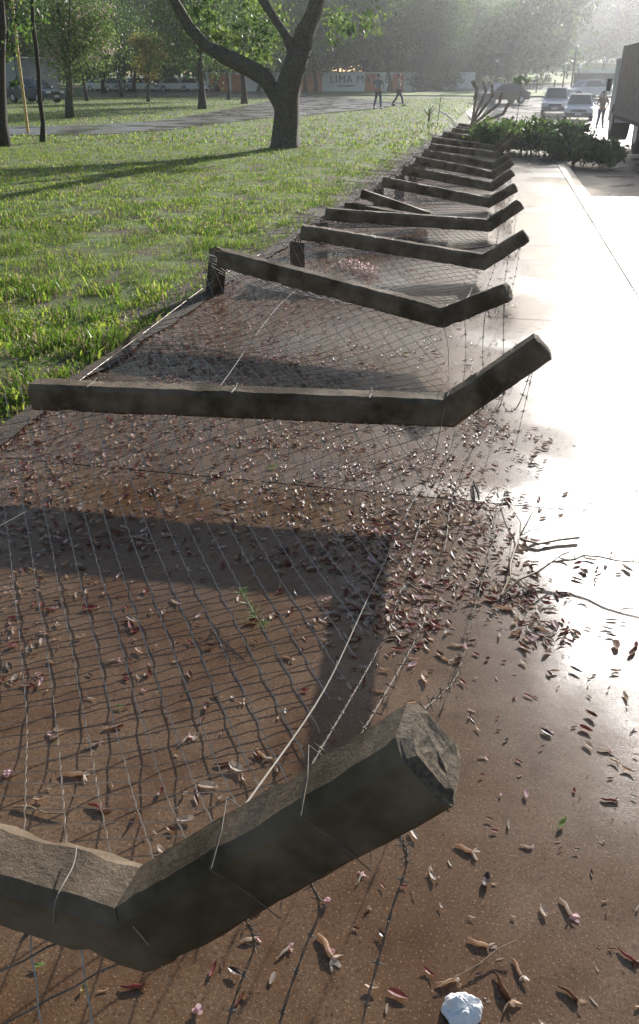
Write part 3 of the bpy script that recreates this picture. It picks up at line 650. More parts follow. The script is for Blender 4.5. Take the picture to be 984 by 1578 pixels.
LT = [(700, 1302, 'tan', -10, 1.1, 'tan dried flower lying right of the nearest post arm'), (860, 1278, 'green', 60, .95, 'green and white leaf standing alone on the right paving'),
      (862, 1385, 'pale', -50, 1.1, 'pale pink trumpet flower above the lower right corner'), (925, 1232, 'red', -6, .9, 'reddish dried flower near the right edge, level with the post end'),
      (800, 1303, 'pale', 5, .65, 'small whitish flower just left of the green and white leaf'), (720, 1448, 'tan', -15, 1.1, 'tan dried flower at the top of the stalk above the paper'),
      (672, 1518, 'tan', 20, 1.0, 'tan dried flower touching the crumpled paper on its left'), (762, 1500, 'brown', -60, 1.5, 'large curled brown flower right of the crumpled paper'),
      (790, 1478, 'tan', -60, .95, 'crumpled tan flower above the large curled brown one'), (858, 1520, 'brown', -15, 1.1, 'brown forked flower head near the bottom edge, right of the paper'),
      (950, 1462, 'red', -40, 1.0, 'dark reddish flower touching the right edge near the bottom'), (835, 1118, 'pale', -40, .8, 'pale flower lying on the grey wet patch, right side'),
      (920, 1155, 'pale', -5, .8, 'pale forked flower near the right edge above the reddish one'), (970, 1130, 'pale', 40, .55, 'small pale bud at the right edge, highest of the paving singles'),
      (735, 1168, 'pale', 10, .5, 'tiny pale petal peeking out behind the broken post end'), (505, 1390, 'blossom', 30, .75, 'deep pink bud right under the nearest post arm'),
      (548, 1365, 'pale', 60, .75, 'pale flower between two dark barbed wires under the arm'), (425, 1478, 'pale', 40, .85, 'whitish flower left of the middle hanging barbed wire'),
      (490, 1440, 'tan', -40, 1.5, 'long tan flower crossing the middle hanging barbed wire'), (510, 1470, 'blossom', 0, .8, 'pink bud at the end of the long tan flower'),
      (560, 1412, 'brown', 70, .5, 'small brown seed head left of the twisted barbed wire'), (640, 1390, 'twig', 110, .3, 'short curved stalk right of the twisted barbed wire'),
      (370, 1452, 'pale', 30, .9, 'pale flower tucked below the elbow of the nearest post'), (305, 1560, 'blossom', 10, .8, 'dark pink bud at the bottom edge beside the leftmost barbed wire'),
      (360, 1555, 'red', 60, .7, 'dark red flower at the bottom edge between two barbed wires'), (50, 1490, 'green', 15, .7, 'small green leaf under the netting in the bottom left corner'),
      (125, 1530, 'yellow', 80, .6, 'yellowish bud under the netting by the bottom left corner'), (185, 1522, 'red', 5, 1.1, 'red flower under the netting below the nearest post'),
      (12, 1196, 'blossom', 0, 1.15, 'large fresh pink blossom at the left edge above the nearest post'), (178, 1090, 'green', 10, .75, 'bright green leaf on the netting in the middle of the first bay'),
      (280, 1070, 'green', 45, .42, 'small green leaf scrap right of the bright green leaf'), (95, 1193, 'tan', 5, 1.5, 'long tan seed pod between the pink blossom and the red flower heap'),
      (135, 1240, 'red', 0, 1.3, 'heap of red and tan petals just behind the nearest post'), (22, 1245, 'twig', -5, 1.25, 'long bare stalk lying left of the red flower heap'),
      (213, 1248, 'brownleaf', -70, .8, 'dark red narrow leaf right of the red flower heap'), (275, 1150, 'pale', 60, 1.0, 'white and brown flower below the small green leaf scrap'),
      (285, 1225, 'whiteblossom', 0, .6, 'small white blossom just behind the nearest post elbow'), (260, 1105, 'blossom', 0, .4, 'tiny pink bud under the netting, left of the white and brown flower'),
      (330, 1180, 'brown', 20, 1.0, 'brown flower where the netting meets the post arm'), (395, 1155, 'tan', -50, 1.1, 'tan curled flower close to the bright wire, behind the arm'),
      (325, 1072, 'brown', -20, .7, 'small orange brown flower in the middle right of the first bay'), (432, 1010, 'tan', -30, 1.0, 'orange and tan flower right of the green weed'),
      (160, 1022, 'pale', 20, 1.0, 'pale tan flower above the bright green leaf'), (130, 1155, 'pale', 30, .9, 'pale stalked flower left of the bright green leaf'),
      (185, 975, 'twig', 40, .8, 'dry stalk with a raised end in the middle of the first bay'), (125, 895, 'tan', 80, .8, 'orange petal just below the shadow of the second post'),
      (262, 925, 'pale', -30, 1.0, 'white curled flower below the shadow of the second post'), (272, 870, 'pale', -60, .8, 'white curled petal inside the shadow of the second post'),
      (490, 938, 'red', 20, .9, 'red flower in the corner where the post shadow bends'), (578, 820, 'blossom', 40, 1.0, 'bright pink blossom beside the bright wire'),
      (655, 972, 'brown', -75, 1.1, 'reddish brown petal pointing down below the petal drift'), (675, 1012, 'tan', -20, .9, 'tan flower right below the petal drift'),
      (650, 1050, 'brownleaf', 20, .35, 'small dark seed between two barbed strands'), (570, 1065, 'tan', 10, .9, 'tan flower pressed behind the tip of the nearest arm'),
      (690, 994, 'pale', 8, 1.2, 'pale flat flower group under the lower petal drift'), (760, 935, 'tan', -6, 1.5, 'long tan flower lying across the foot of the forked dry twig'),
      (820, 968, 'tan', -10, 1.3, 'tan flower bunch below the twig shadow'), (855, 915, 'brown', 10, 1.1, 'brown flower bunch above the twig shadow'),
      (640, 775, 'whiteblossom', 0, .9, 'whitish blossom by the bright wire in the upper drift'), (412, 722, 'green', 20, 1.3, 'yellow green leaf on the netting nearer than the second post'),
      (620, 546, 'yellow', 0, 1.6, 'bright yellow green leaf on the netting beyond the second post'), (495, 800, 'pale', 5, .9, 'pale flower beyond the post shadow at mid netting')]
for q in LT: litter(*q)
# stalk that joins the flowers by the paper
mb = MB(); mb.tube([P(725, 1500, .006), P(745, 1480, .012), P(768, 1462, .014), P(795, 1450, .02)], [.0016]*4, 5); mb.tube([P(672, 1522, .006), P(712, 1500, .01), P(745, 1482, .012)], .0013, 5)
tag(mb.build('dry_stalk', M['stem']), 'thin forked stalk joining the dried flowers above the paper', 'stalk')
# green weed lying on the netting
mb = MB(); rnd = random.Random(3); a = V3(P(368, 905, .06)); c_ = V3(P(405, 968, .04))
mb.tube([a, (a+c_)/2, c_], .0015, 4, 1)
for k in range(60):
    t = rnd.random(); p = a+(c_-a)*t; d = Vector((rnd.uniform(-1, 1), rnd.uniform(-1, 1), rnd.uniform(-.1, .5))).normalized()*rnd.uniform(.02, .045); s_ = Vector((-d.y, d.x, 0))*.07
    mb.add([p, p+d*.5+s_, p+d, p+d*.5-s_], [(0, 1, 2, 3)])
tag(mb.build('green_weed', [M['leaf_green'], M['stem']]), 'feathery green weed sprig caught on the netting in the first bay', 'weed')
# pink blossom cluster beyond the third post
for k, (px, py) in enumerate(((540, 412), (556, 418), (570, 424))):
    rnd = random.Random(k); p = P(px, py, .0); mb = MB()
    for q_ in range(110):
        a_ = rnd.uniform(0, 2*PI); rd_ = .10*rnd.random()**.6; c_ = Vector((rd_*math.cos(a_)*1.1, rd_*math.sin(a_), .01+rnd.random()*.07*(1-(rd_/.14)**2))); d = Vector((rnd.uniform(-1, 1), rnd.uniform(-1, 1), rnd.uniform(-.4, .7))).normalized()*rnd.uniform(.018, .034)
        s_ = d.cross(Vector((rnd.uniform(-.5, .5), rnd.uniform(-.5, .5), 1))).normalized()*d.length*.32
        mb.add([c_-s_*.4, c_+s_*.4, c_+d*.6+s_, c_+d*1.05, c_+d*.6-s_], [(0, 1, 2, 3), (0, 3, 4)], rnd.choice((0, 0, 1)))
    o = mb.build('blossom_cluster', [M['petal_pink'], M['petal_pale']]); o.location = [float(v) for v in p]
    tag(o, ['left clump of the pink blossoms between third and fourth post', 'middle clump of the pink blossoms between third and fourth post', 'right clump of the pink blossoms between third and fourth post'][k], 'blossom cluster', 'pink blossom clumps on the netting')
# crumpled paper: a creased sheet pressed into a lump
mb = MB(); n_ = 40; vs = []
def crease(x, y, q):
    d_, p_ = noise.voronoi(Vector((x*q, y*q, q))); return d_[1]-d_[0]
for j_ in range(n_+1):
    for i_ in range(n_+1):
        x, y = 2*i_/n_-1, 2*j_/n_-1; k_ = math.sqrt(1-y*y/2), math.sqrt(1-x*x/2); x, y = x*k_[0], y*k_[1]; rr_ = x*x+y*y; an = math.atan2(y, x)
        ed = 1+.16*noise.noise(Vector((math.cos(an)*1.6, math.sin(an)*1.6, 2)))+.07*noise.noise(Vector((math.cos(an)*5, math.sin(an)*5, 2)))
        z = .020*max(0, 1-rr_)**.6+(.026*crease(x, y, 1.25)+.013*crease(x, y, 2.9))*(1-.75*rr_)
        vs.append((x*.040*ed+.004*crease(y, x, 2.1), y*.032*ed, z-.012))
mb.add(vs, [(j_*(n_+1)+i_, j_*(n_+1)+i_+1, (j_+1)*(n_+1)+i_+1, (j_+1)*(n_+1)+i_) for j_ in range(n_) for i_ in range(n_)])
o = mb.build('crumpled_paper', M['paper'])
p = P(712, 1553, .012); o.location = (float(p[0]), float(p[1]), .0135); o.rotation_euler = (0, 0, .2); tag(o, 'crumpled white paper or foil ball on the wet paving at the bottom', 'paper')
# forked dry twig
mb = MB()
def tw(pts, r0, r1): mb.tube([P(*q) for q in pts], list(np.linspace(r0*.75, r1*.65, len(pts))), 6)
tw([(772, 918, .012), (800, 893, .03), (830, 880, .035), (850, 866, .045), (886, 862, .055), (898, 856, .06), (925, 858, .065), (950, 864, .07), (975, 866, .075), (1010, 868, .08)], .0065, .0035)
tw([(886, 862, .055), (884, 850, .07), (896, 842, .08)], .003, .0015); tw([(975, 866, .075), (984, 850, .085), (1002, 845, .09)], .003, .002)
tw([(845, 869, .06), (865, 855, .06), (878, 850, .065)], .005, .004)
tw([(772, 918, .012), (785, 890, .02), (787, 866, .02), (795, 842, .02), (801, 826, .02), (802, 805, .03), (790, 785, .03), (778, 768, .02)], .0065, .0025)
tw([(785, 890, .02), (784, 860, .05), (788, 835, .06)], .004, .003)
tw([(801, 826, .02), (812, 805, .05), (820, 790, .06), (828, 785, .06)], .0045, .002); tw([(801, 826, .02), (820, 815, .03), (842, 817, .03)], .003, .0015)
tw([(801, 830, .012), (830, 838, .012), (860, 832, .012), (893, 828, .014)], .006, .008)
tag(mb.build('forked_twig', M['stem']), 'bare forked dry twig reaching off the right edge, casting a shadow', 'twig')
mb = MB(); mb.tube([P(730, 742, .01), P(736, 758, .02), P(738, 770, .01)], [.006, .007, .003], 6); tag(mb.build('short_twig', M['bark']), 'short dark twig on the slab joint, left of the forked twig', 'twig')
mb = MB(); mb.tube([P(690, 385, .05), P(730, 383, .10), P(770, 376, .12)], [.01, .01, .005], 6); tag(mb.build('short_twig', M['bark']), 'dark stick leaning against the fourth post', 'twig')

# ---------------------------------------------------------------- trees
def leaf_quads(cen, rad, ncl, per, size, seed, sq=.55, clr=None):
    """leaf faces in clumps spread through an ellipsoid"""
    g = np.random.default_rng(seed); n1 = ncl
    d = g.normal(size=(n1, 3)); d /= np.linalg.norm(d, axis=1)[:, None]; r = g.random(n1)**.45
    K = np.array(cen)+d*r[:, None]*np.array(rad)
    cs = (clr or min(rad)*.22)*(.6+.8*g.random(n1))
    P_ = np.repeat(K, per, 0)+g.normal(size=(n1*per, 3))*np.repeat(cs, per)[:, None]*np.array([1, 1, .7])
    n_ = len(P_); u = g.normal(size=(n_, 3)); u /= np.linalg.norm(u, axis=1)[:, None]; v = g.normal(size=(n_, 3)); v -= u*(u*v).sum(1)[:, None]; v /= np.linalg.norm(v, axis=1)[:, None]
    s_ = (size*(.6+.8*g.random(n_)))[:, None]
    V = np.stack([P_-u*s_*.5, P_+v*s_*sq*.5, P_+u*s_*.5, P_-v*s_*sq*.5], 1)
    return V, np.repeat(g.integers(0, 100, n1), per)
def tree(name, label, base, trunk, crowns, mats, size, group=None, bark='bark', limbs=(), seed=0, cat='tree', sq=.55, w3=(55, 85), auto=True):
    base = (float(base[0]), float(base[1]), gz(float(base[0]), float(base[1]))); t = empty(name, base, label, cat, group)
    mb = MB(); pts, rr = trunk; mb.tube(pts, rr, 9)
    fl = [(pts[0][0]+0, pts[0][1], pts[0][2])]
    for lp, lr in limbs: mb.tube(lp, lr, 7)
    for k, (cn, rd, ncl, per) in enumerate(crowns if auto else ()):      # limbs into the crown
        g = random.Random(seed*7+k); top = Vector([float(q) for q in pts[-1]])
        for q in range(4):
            e_ = Vector(cn)+Vector((g.uniform(-.6, .6)*rd[0], g.uniform(-.6, .6)*rd[1], g.uniform(-.2, .5)*rd[2])); m_ = (top+e_)/2+Vector((0, 0, -.1*rd[2])); r0 = rr[-1]*.6
            mb.tube([top-Vector((0, 0, .1)), m_, e_], [r0, r0*.6, r0*.2], 5)
    tr = mb.build('trunk', M[bark], t, smooth=True, off=base)
    for v in tr.data.vertices: v.co += Vector(noise.noise_vector(v.co*2.5+Vector((seed, 0, 0))))*rr[0]*.16
    VV, MI = [], []
    for k, (cn, rd, ncl, per) in enumerate(crowns):
        V, mi = leaf_quads(cn, rd, ncl, per, size, seed*13+k, sq); VV.append(V); MI.append(np.where(mi < w3[0], 0, np.where(mi < w3[1], 1, 2)))
    V = np.concatenate(VV)-np.array(base); quads('crown', V, [M[m_] for m_ in mats], np.concatenate(MI), t)
    return t
DK = ('leaf_dark', 'leaf_mid', 'leaf_light'); MD = ('leaf_mid', 'leaf_light', 'leaf_dark'); LG = ('leaf_light', 'leaf_mid', 'leaf_light')
# forked main tree
Yb = 21.7; q = lambda px, py, dy=0: tuple(PY(px, py, Yb+dy))
base = P(440, 228); wr = lambda wpx: wpx/2/ (1215/19.6)
t_pts = [q(440, 236), q(440, 224), q(441, 205), q(442, 175), (q(441, 150)), q(447, 120), q(455, 95), q(461, 75)]
tree('forked_tree', 'large dark tree with a forked leaning trunk standing alone on the near lawn', base,
     (t_pts, [wr(60), wr(46), wr(42), wr(41), wr(42), wr(35), wr(32), wr(34)]),
     [((-9.5, 21, 6.2), (3.2, 3.6, 2.2), 70, 60), ((-3.5, 23, 7.5), (4.2, 4.4, 2.6), 110, 60), ((-6.5, 23.5, 9.2), (5, 5, 2.6), 130, 60), (tuple(PY(405, 55, 22.6)), (.8, .9, .95), 14, 50), (tuple(PY(330, 35, 22.2)), (.9, .9, .6), 12, 50), (tuple(PY(545, 45, 24)), (1.0, 1, .7), 10, 40)], MD, .13, seed=3,
     limbs=[([q(436, 172), q(425, 150), q(410, 122), q(380, 103), q(345, 88), q(315, 70), q(290, 40), q(268, 0), q(250, -60)], [wr(22), wr(24), wr(26), wr(25), wr(24), wr(20), wr(17), wr(15), wr(10)]),
            ([q(458, 85), q(440, 55), q(425, 30), q(400, -8), q(380, -60)], [wr(22), wr(17), wr(14), wr(12), wr(8)]),
            ([q(460, 85), q(470, 50), q(482, 20), q(492, -15), q(505, -80)], [wr(30), wr(30), wr(26), wr(24), wr(14)]),
            ([q(437, 230), q(428, 233), q(418, 238)], [wr(20), wr(12), wr(5)]), ([q(445, 230), q(455, 232), q(464, 236)], [wr(20), wr(12), wr(5)])], cat='tree', auto=False)
# left edge trees
def simple(name, label, px, py, wpx, ppts, crowns, mats, size, group=None, bark='bark', seed=1, taper=.6, **k):
    b_ = P(px, py); Y_ = float(b_[1]); dep = Y_*math.cos(PITCH)*1.06; r0 = wpx/2*dep/1215
    pts = [PY(px, py+4, Y_)]+[PY(a, c_, Y_) for a, c_ in ppts]
    rr = list(np.linspace(r0, r0*taper, len(pts))); rr[0] = r0*1.35
    cr = []
    for (cx, cy_, dy, rx, rz, ncl, per) in crowns:
        c_ = PY(cx, cy_, Y_+dy); cr.append((tuple(float(v) for v in c_), (rx, rx, rz), ncl, per))
    return tree(name, label, b_, (pts, rr), cr, mats, size, group, bark, seed=seed, **k)
simple('dark_tree', 'thick dark trunk cut by the left edge of the picture', 2, 226, 26, [(-2, 190), (-1, 140), (-3, 90), (-1, 40), (-4, -30), (-8, -150)], [(-10, -260, 0, 3.6, 2.4, 90, 60), (0, 10, .4, .8, .8, 12, 40), (8, 95, .6, .5, .7, 8, 40)], DK, .12, bark='bark_dark', seed=4)
simple('slim_tree', 'slim crooked dark trunk near the left edge, right of the yellow stake', 65, 220, 8, [(66, 190), (61, 150), (59, 110), (55, 70), (50, 40), (49, 0), (44, -60)], [(40, -160, 0, 1.8, 1.4, 50, 50), (44, 20, .3, .5, .5, 6, 30)], DK, .11, bark='bark_dark', seed=5)
mb = MB(); mb.tube([PY(43, 207, 25.9), PY(36, 150, 25.9), PY(28, 90, 25.9), PY(17, -10, 25.9)], [.05, .048, .045, .04], 7)
for k in range(1, 9):
    a = V3(PY(43-k*2.8, 207-k*25, 25.9)); mb.tube([a-Vector((0, 0, .012)), a+Vector((0, 0, .012))], .055, 7)
tag(mb.build('bamboo_stake', M['bamboo']), 'long yellow bamboo stake leaning beside the slim trunk at left', 'stake')
simple('flowering_tree', 'round tree with pale blossom tips beyond the park path at left', 108, 182, 13, [(106, 160), (107, 140), (105, 115), (103, 95)],
       [(110, 62, 0, 1.75, 1.6, 130, 45), (145, 45, .5, .9, 1.0, 40, 40), (80, 40, -.4, 1.0, 1.1, 50, 40), (110, -40, 0, 1.8, 1.6, 70, 40)], ('leaf_mid', 'leaf_light', 'leaf_pink'), .11, seed=6, w3=(50, 84))
simple('yellow_tree', 'small tree with yellowing foliage on the middle lawn', 228, 157, 5, [(228, 140), (228, 120), (227, 105)], [(226, 85, 0, 1.35, 1.5, 60, 45), (245, 75, 0, .9, .8, 26, 40), (218, 65, 0, .7, .9, 20, 40), (229, 112, 0, .5, .8, 12, 30)], ('leaf_yellow', 'leaf_light', 'leaf_mid'), .15, seed=7, w3=(62, 85))
simple('park_tree', 'thick straight trunk on the middle lawn, right of the yellow tree', 311, 168, 12, [(311, 150), (310, 130), (309, 105), (308, 80)], [(300, 40, 0, 2.4, 2.3, 110, 50), (300, -60, 0, 3, 2, 80, 50)], DK, .16, 'trees on the park lawns', 'bark_dark', seed=8)
simple('park_tree', 'dark trunk on the middle lawn seen under the leaning limb', 376, 160, 10, [(376, 145), (374, 120), (371, 100)], [(372, 50, 0, 2.4, 2.6, 110, 50), (365, -50, 0, 3, 2, 70, 50)], DK, .17, 'trees on the park lawns', 'bark_dark', seed=9)
simple('park_tree', 'slender trunk between the two thicker trunks on the middle lawn', 352, 154, 5, [(352, 140), (350, 115), (346, 95)], [(345, 50, 0, 2.2, 2.4, 80, 50)], DK, .18, 'trees on the park lawns', 'bark_dark', seed=10)
simple('park_tree', 'thin leaning trunk right behind the round flowering tree', 134, 156, 5, [(131, 140), (128, 120), (124, 100)], [(125, 60, 0, 2.4, 2.4, 80, 50)], DK, .18, 'trees on the park lawns', 'bark_dark', seed=11)
simple('park_tree', 'thin leaning trunk left of the yellow tree', 187, 150, 5, [(186, 135), (181, 118), (178, 100)], [(180, 50, 0, 3.2, 3.2, 100, 50)], DK, .2, 'trees on the park lawns', 'bark_dark', seed=12)
# belt of park trees further off
bt = [(20, 148, 'DK'), (75, 145, 'MD'), (160, 143, 'DK'), (205, 142, 'DK'), (258, 141, 'DK'), (285, 140, 'DK'), (335, 141, 'DK'), (398, 141, 'DK'), (410, 139, 'MD'), (470, 142, 'MD'), (485, 141, 'MD'), (520, 139, 'LG'), (558, 140, 'LG'), (600, 141, 'MD'), (592, 139, 'LG'), (230, 138, 'DK'), (-60, 146, 'DK'), (305, 138, 'DK')]
for i, (px, py, kd) in enumerate(bt):
    r_ = random.Random(100+i); top = 100+r_.uniform(-6, 6); b_ = P(px, py); Y_ = float(b_[1])
    simple('belt_tree', f'park tree {["with a single stem", "with a leaning stem", "with a forked crown"][i % 3]} in the belt before the painted wall, {["first", "second", "third", "fourth", "fifth", "sixth", "seventh", "eighth", "ninth", "tenth", "eleventh", "twelfth", "thirteenth", "fourteenth", "fifteenth", "sixteenth", "seventeenth", "eighteenth"][sorted(range(len(bt)), key=lambda j: bt[j][0]).index(i)]} from left',
           px, py, 5+r_.random()*3, [(px+r_.uniform(-3, 3), 128), (px+r_.uniform(-6, 6), top)], [(px, top-28, 0, 4.2+r_.random()*1.5, 2.4, 150, 60), (px+r_.uniform(-20, 20), top-78, 1, 5.5, 3.2, 150, 60), (px+r_.uniform(-20, 20), top-150, 1, 5.0, 3.0, 70, 30)],
           {'DK': DK, 'MD': MD, 'LG': MD}[kd], .28, 'tree belt in front of the wall', 'bark_dark', seed=30+i)
# dense drooping evergreens left of the road
for i, (px, py, rx, top, sd_, lb) in enumerate(((668, 141, 4.2, 60, 71, 'broad blue green evergreen with foliage down to the ground, left of the road'), (632, 139, 3.0, 85, 72, 'shorter evergreen at the left shoulder of the broad one'), (715, 137, 3.6, 50, 73, 'evergreen at the right shoulder of the broad one, beside the road'), (650, 137, 5, 10, 74, 'tall evergreen rising behind the broad one'))):
    simple('evergreen_tree', lb, px, py, 10, [(px, 110), (px, top)], [(px, 112, 0, rx*.8, 2.2, 190, 60), (px, 75, 0, rx, 2.6, 230, 60), (px+4, 30, 0, rx*.95, 2.8, 210, 60), (px, -30, 0, rx*.8, 3.0, 110, 36)], ('leaf_blue', 'leaf_mid', 'leaf_dark'), .24, 'evergreens left of the road', 'bark_dark', seed=sd_)
# hazy tree line beyond the roads, on the rising field
k = 0
for i, px in enumerate(range(690, 1120, 27)):
    r_ = random.Random(i+500); Y_ = 190+r_.uniform(0, 60); X_ = float(PY(px, 105, Y_)[0]); g = gz(X_, Y_); hh = r_.uniform(13, 19) - (4.5 if 850 < px < 900 else 0); cr = []
    cr = [((X_, Y_, g+hh*.33), (7, 5, hh*.28), 190, 60), ((X_+r_.uniform(-2, 2), Y_, g+hh*.72), (6.2, 5, hh*.32), 190, 60)]
    tree('distant_tree', f'distant hazy tree beyond the sunlit field, {["first", "second", "third", "fourth", "fifth", "sixth", "seventh", "eighth", "ninth", "tenth", "eleventh", "twelfth", "thirteenth", "fourteenth", "fifteenth", "sixteenth"][i]} from left',
         (X_, Y_), ([(X_, Y_, g-.3), (X_, Y_, g+hh*.3), (X_, Y_, g+hh*.5)], [.4, .3, .2]), cr, ('leaf_dark', 'leaf_mid', 'leaf_light'), .6, 'hazy trees beyond the field', 'bark_dark', seed=500+i)
# far wood behind the park: one mass
g = np.random.default_rng(9); VV = []; MI = []
for i in range(46):
    x = -190+i*4.4+g.uniform(-2, 2); y = 125+g.uniform(0, 30); zz = gz(x, y); h_ = g.uniform(9, 17)
    V, mi = leaf_quads((x, y, zz+h_*.5), (5.5, 5, h_*.5), 70, 26, 1.0, 900+i); VV.append(V); MI.append(np.where(mi < 60, 0, 1))
tag(quads('far_wood', np.concatenate(VV), [M['leaf_dark'], M['leaf_mid']], np.concatenate(MI)), 'dark far-off wood behind the painted wall', 'wood', kind='stuff')

# fallen leafy branch over pavement and road
def spray(name, a, b_, n_, w_, h_, label, seed, leafs=('leaf_mid', 'leaf_light', 'leaf_dark'), size=.11):
    a, b_ = V3(a), V3(b_); t = empty(name, a, label, 'fallen branch', 'fallen branches across the road'); off = tuple(t.location); r_ = random.Random(seed); mb = MB()
    mb.tube([a, (a+b_)/2+Vector((0, 0, h_*.4)), b_], [.06, .05, .02], 7); cl = []
    for k in range(n_):
        s_ = a+(b_-a)*(k+.5)/n_+Vector((0, 0, .1)); e_ = s_+Vector((r_.uniform(-.5, .5), r_.uniform(-1, 1)*w_, r_.uniform(.25, 1.0)*h_)); mb.tube([s_, (s_+e_)/2+Vector((0, 0, .08)), e_], [.02, .013, .005], 5); cl += [e_, (s_+e_)/2, s_+(e_-s_)*.25]
    mb.build('branch_wood', M['bark_dark'], t, smooth=True, off=off); g = np.random.default_rng(seed); VV = []
    MI = []
    for c_ in cl:
        V, mi = leaf_quads((c_.x, c_.y, max(gz(c_.x, c_.y)+.12, c_.z)), (.3, .4, .14), 5, 36, size, int(g.integers(1e6)), clr=.09); VV.append(V); MI.append(np.full(len(V), int(g.integers(0, 10))))
    mi = np.concatenate(MI); V = np.concatenate(VV); V[:, :, 2] = np.maximum(V[:, :, 2], -.12)
    quads('foliage', V-np.array(off), [M[l] for l in leafs], np.where(mi < 6, 0, np.where(mi < 8, 1, 2)), t)
spray('fallen_branch', (-.35, 21.6, .2), (.9, 20.9, .12), 10, .6, .22, 'green leafy branch fallen over the flat fence posts', 5, ('leaf_mid', 'leaf_dark', 'leaf_light'))
spray('fallen_branch', (.3, 21.6, .12), (1.75, 20.6, .1), 14, .55, .38, 'tallest greyish leafy branch fallen across the kerb, sprays upright', 6, ('leaf_dark', 'leaf_mid', 'leaf_blue'))
spray('fallen_branch', (1.6, 19.9, .02), (2.6, 19.5, .0), 9, .3, .2, 'low dark branch tip lying on the road toward the truck', 7, ('leaf_dark', 'leaf_dark', 'leaf_mid'))

# ---------------------------------------------------------------- young staked trees and small things along the verge
def sapling(px, py, toppx, toppy, label, Y_=None, leafy=True, seed=0, r=.02):
    b_ = P(px, py) if Y_ is None else PY(px, py, Y_); Y_ = float(b_[1]); t = empty('young_tree', b_, label, 'young tree'); off = tuple(t.location); mb = MB(); T_ = V3(PY(toppx, toppy, Y_)); A = V3(b_)
    mb.tube([A, A+(T_-A)*.5+Vector((.03, 0, 0)), T_], [r, r*.8, r*.5], 6)
    for k in range(5):
        s_ = A+(T_-A)*(.55+.09*k); mb.tube([s_, s_+Vector((random.uniform(-.25, .25), .05, .25))], [r*.5, r*.2], 4)
    mb.build('trunk', M['bark_dark'], t, off=off)
    if leafy:
        V, mi = leaf_quads(tuple(T_), (.38, .38, .22), 16, 24, .12, seed); quads('crown', V-np.array(off), [M['leaf_mid'], M['leaf_dark']], (mi < 40).astype(int), t)
bx = PY(797, 187, 44); sapling(795, 190, 803, 124, 'thin staked young tree with a tiny crown standing beside the flooded road', 44, seed=3)
sapling(674, 186, 678, 150, 'bare young sapling on the lawn near the start of the far posts', seed=4, leafy=False)
sapling(660, 187, 661, 172, 'short dark stump of a sapling on the lawn, left of the bare one', seed=5, leafy=False, r=.05)
mb = MB(); mb.tube([P(678, 172, .35), P(688, 176, .42), P(700, 188, .05)], .03, 6); tag(mb.build('white_pipe', M['white_paint']), 'curved white pipe sticking out of the lawn beside the fence', 'pipe')

# ---------------------------------------------------------------- painted wall and far park buildings
def pw(px, py=141): return P(px, py)
a, c_ = P(318, 141), P(730, 141); a = V3(a); c_ = V3(c_); d = (c_-a).normalized(); ang = math.atan2(d.y, d.x); Lw = (c_-a).length
t = empty('painted_wall', a, 'long white boundary wall with orange sections and dark lettering behind the park', 'wall', rz=ang)
def wx(px):
    r_ = ray(px, 130); A = np.array([[d.x, -r_[0]], [d.y, -r_[1]]]); s_ = np.linalg.solve(A, -np.array([a.x, a.y])); return float(s_[0])
MB().box((Lw/2, .15, 1.05), (Lw, .25, 2.1)).build('wall', M['white_paint'], t)
mb = MB(); mb.box((Lw/2, .15, 2.13), (Lw+.2, .34, .07)); mb.build('coping', M['concrete'], t)
for p0, p1 in ((322, 350), (356, 372), (462, 496), (562, 580), (604, 622)):
    x0, x1 = wx(p0), wx(p1); MB().box(((x0+x1)/2, .02, .98), (x1-x0, .02, 1.95)).build('orange_panel', M['orange_paint'], t)
cu = bpy.data.curves.new('lettering', 'FONT'); cu.body = 'LIMA MATAE'; cu.size = 1.15; cu.extrude = .01; cu.space_character = 1.15; to = bpy.data.objects.new('lettering', cu); C.objects.link(to)
to.parent = t; to.location = (wx(508), -.01, .95); to.rotation_euler = (PI/2, 0, 0); cu.materials.append(M['dark_paint'])
MB().box(((wx(520)+wx(546))/2, -.005, .62), (wx(546)-wx(520), .02, .12)).build('underline', M['dark_paint'], t)
M['grey_sheet'] = mat('grey sheet metal', (.22, .22, .23), (.32, .32, .33), .5, 6)
p0, p1 = P(32, 153), P(94, 151); ctr = (V3(p0)+V3(p1))/2; d2 = V3(p1)-V3(p0); t = empty('sheet_metal_shed', ctr, 'grey corrugated metal shed behind the trees at far left', 'shed', rz=math.atan2(d2.y, d2.x))
mb = MB(); L2 = d2.length; nn = 36; vs = []
for i in range(nn+1):
    x = -L2/2+L2*i/nn; yy = .05*(i % 2); vs += [(x, yy, 0), (x, yy, 2.9)]
mb.add(vs, [(2*i, 2*i+2, 2*i+3, 2*i+1) for i in range(nn)]); mb.box((0, 1.6, 1.45), (L2, 3, 2.88)); mb.build('wall', M['grey_sheet'], t)
MB().box((0, 1.5, 2.95), (L2+.3, 3.5, .1)).build('roof', M['grey_sheet'], t)

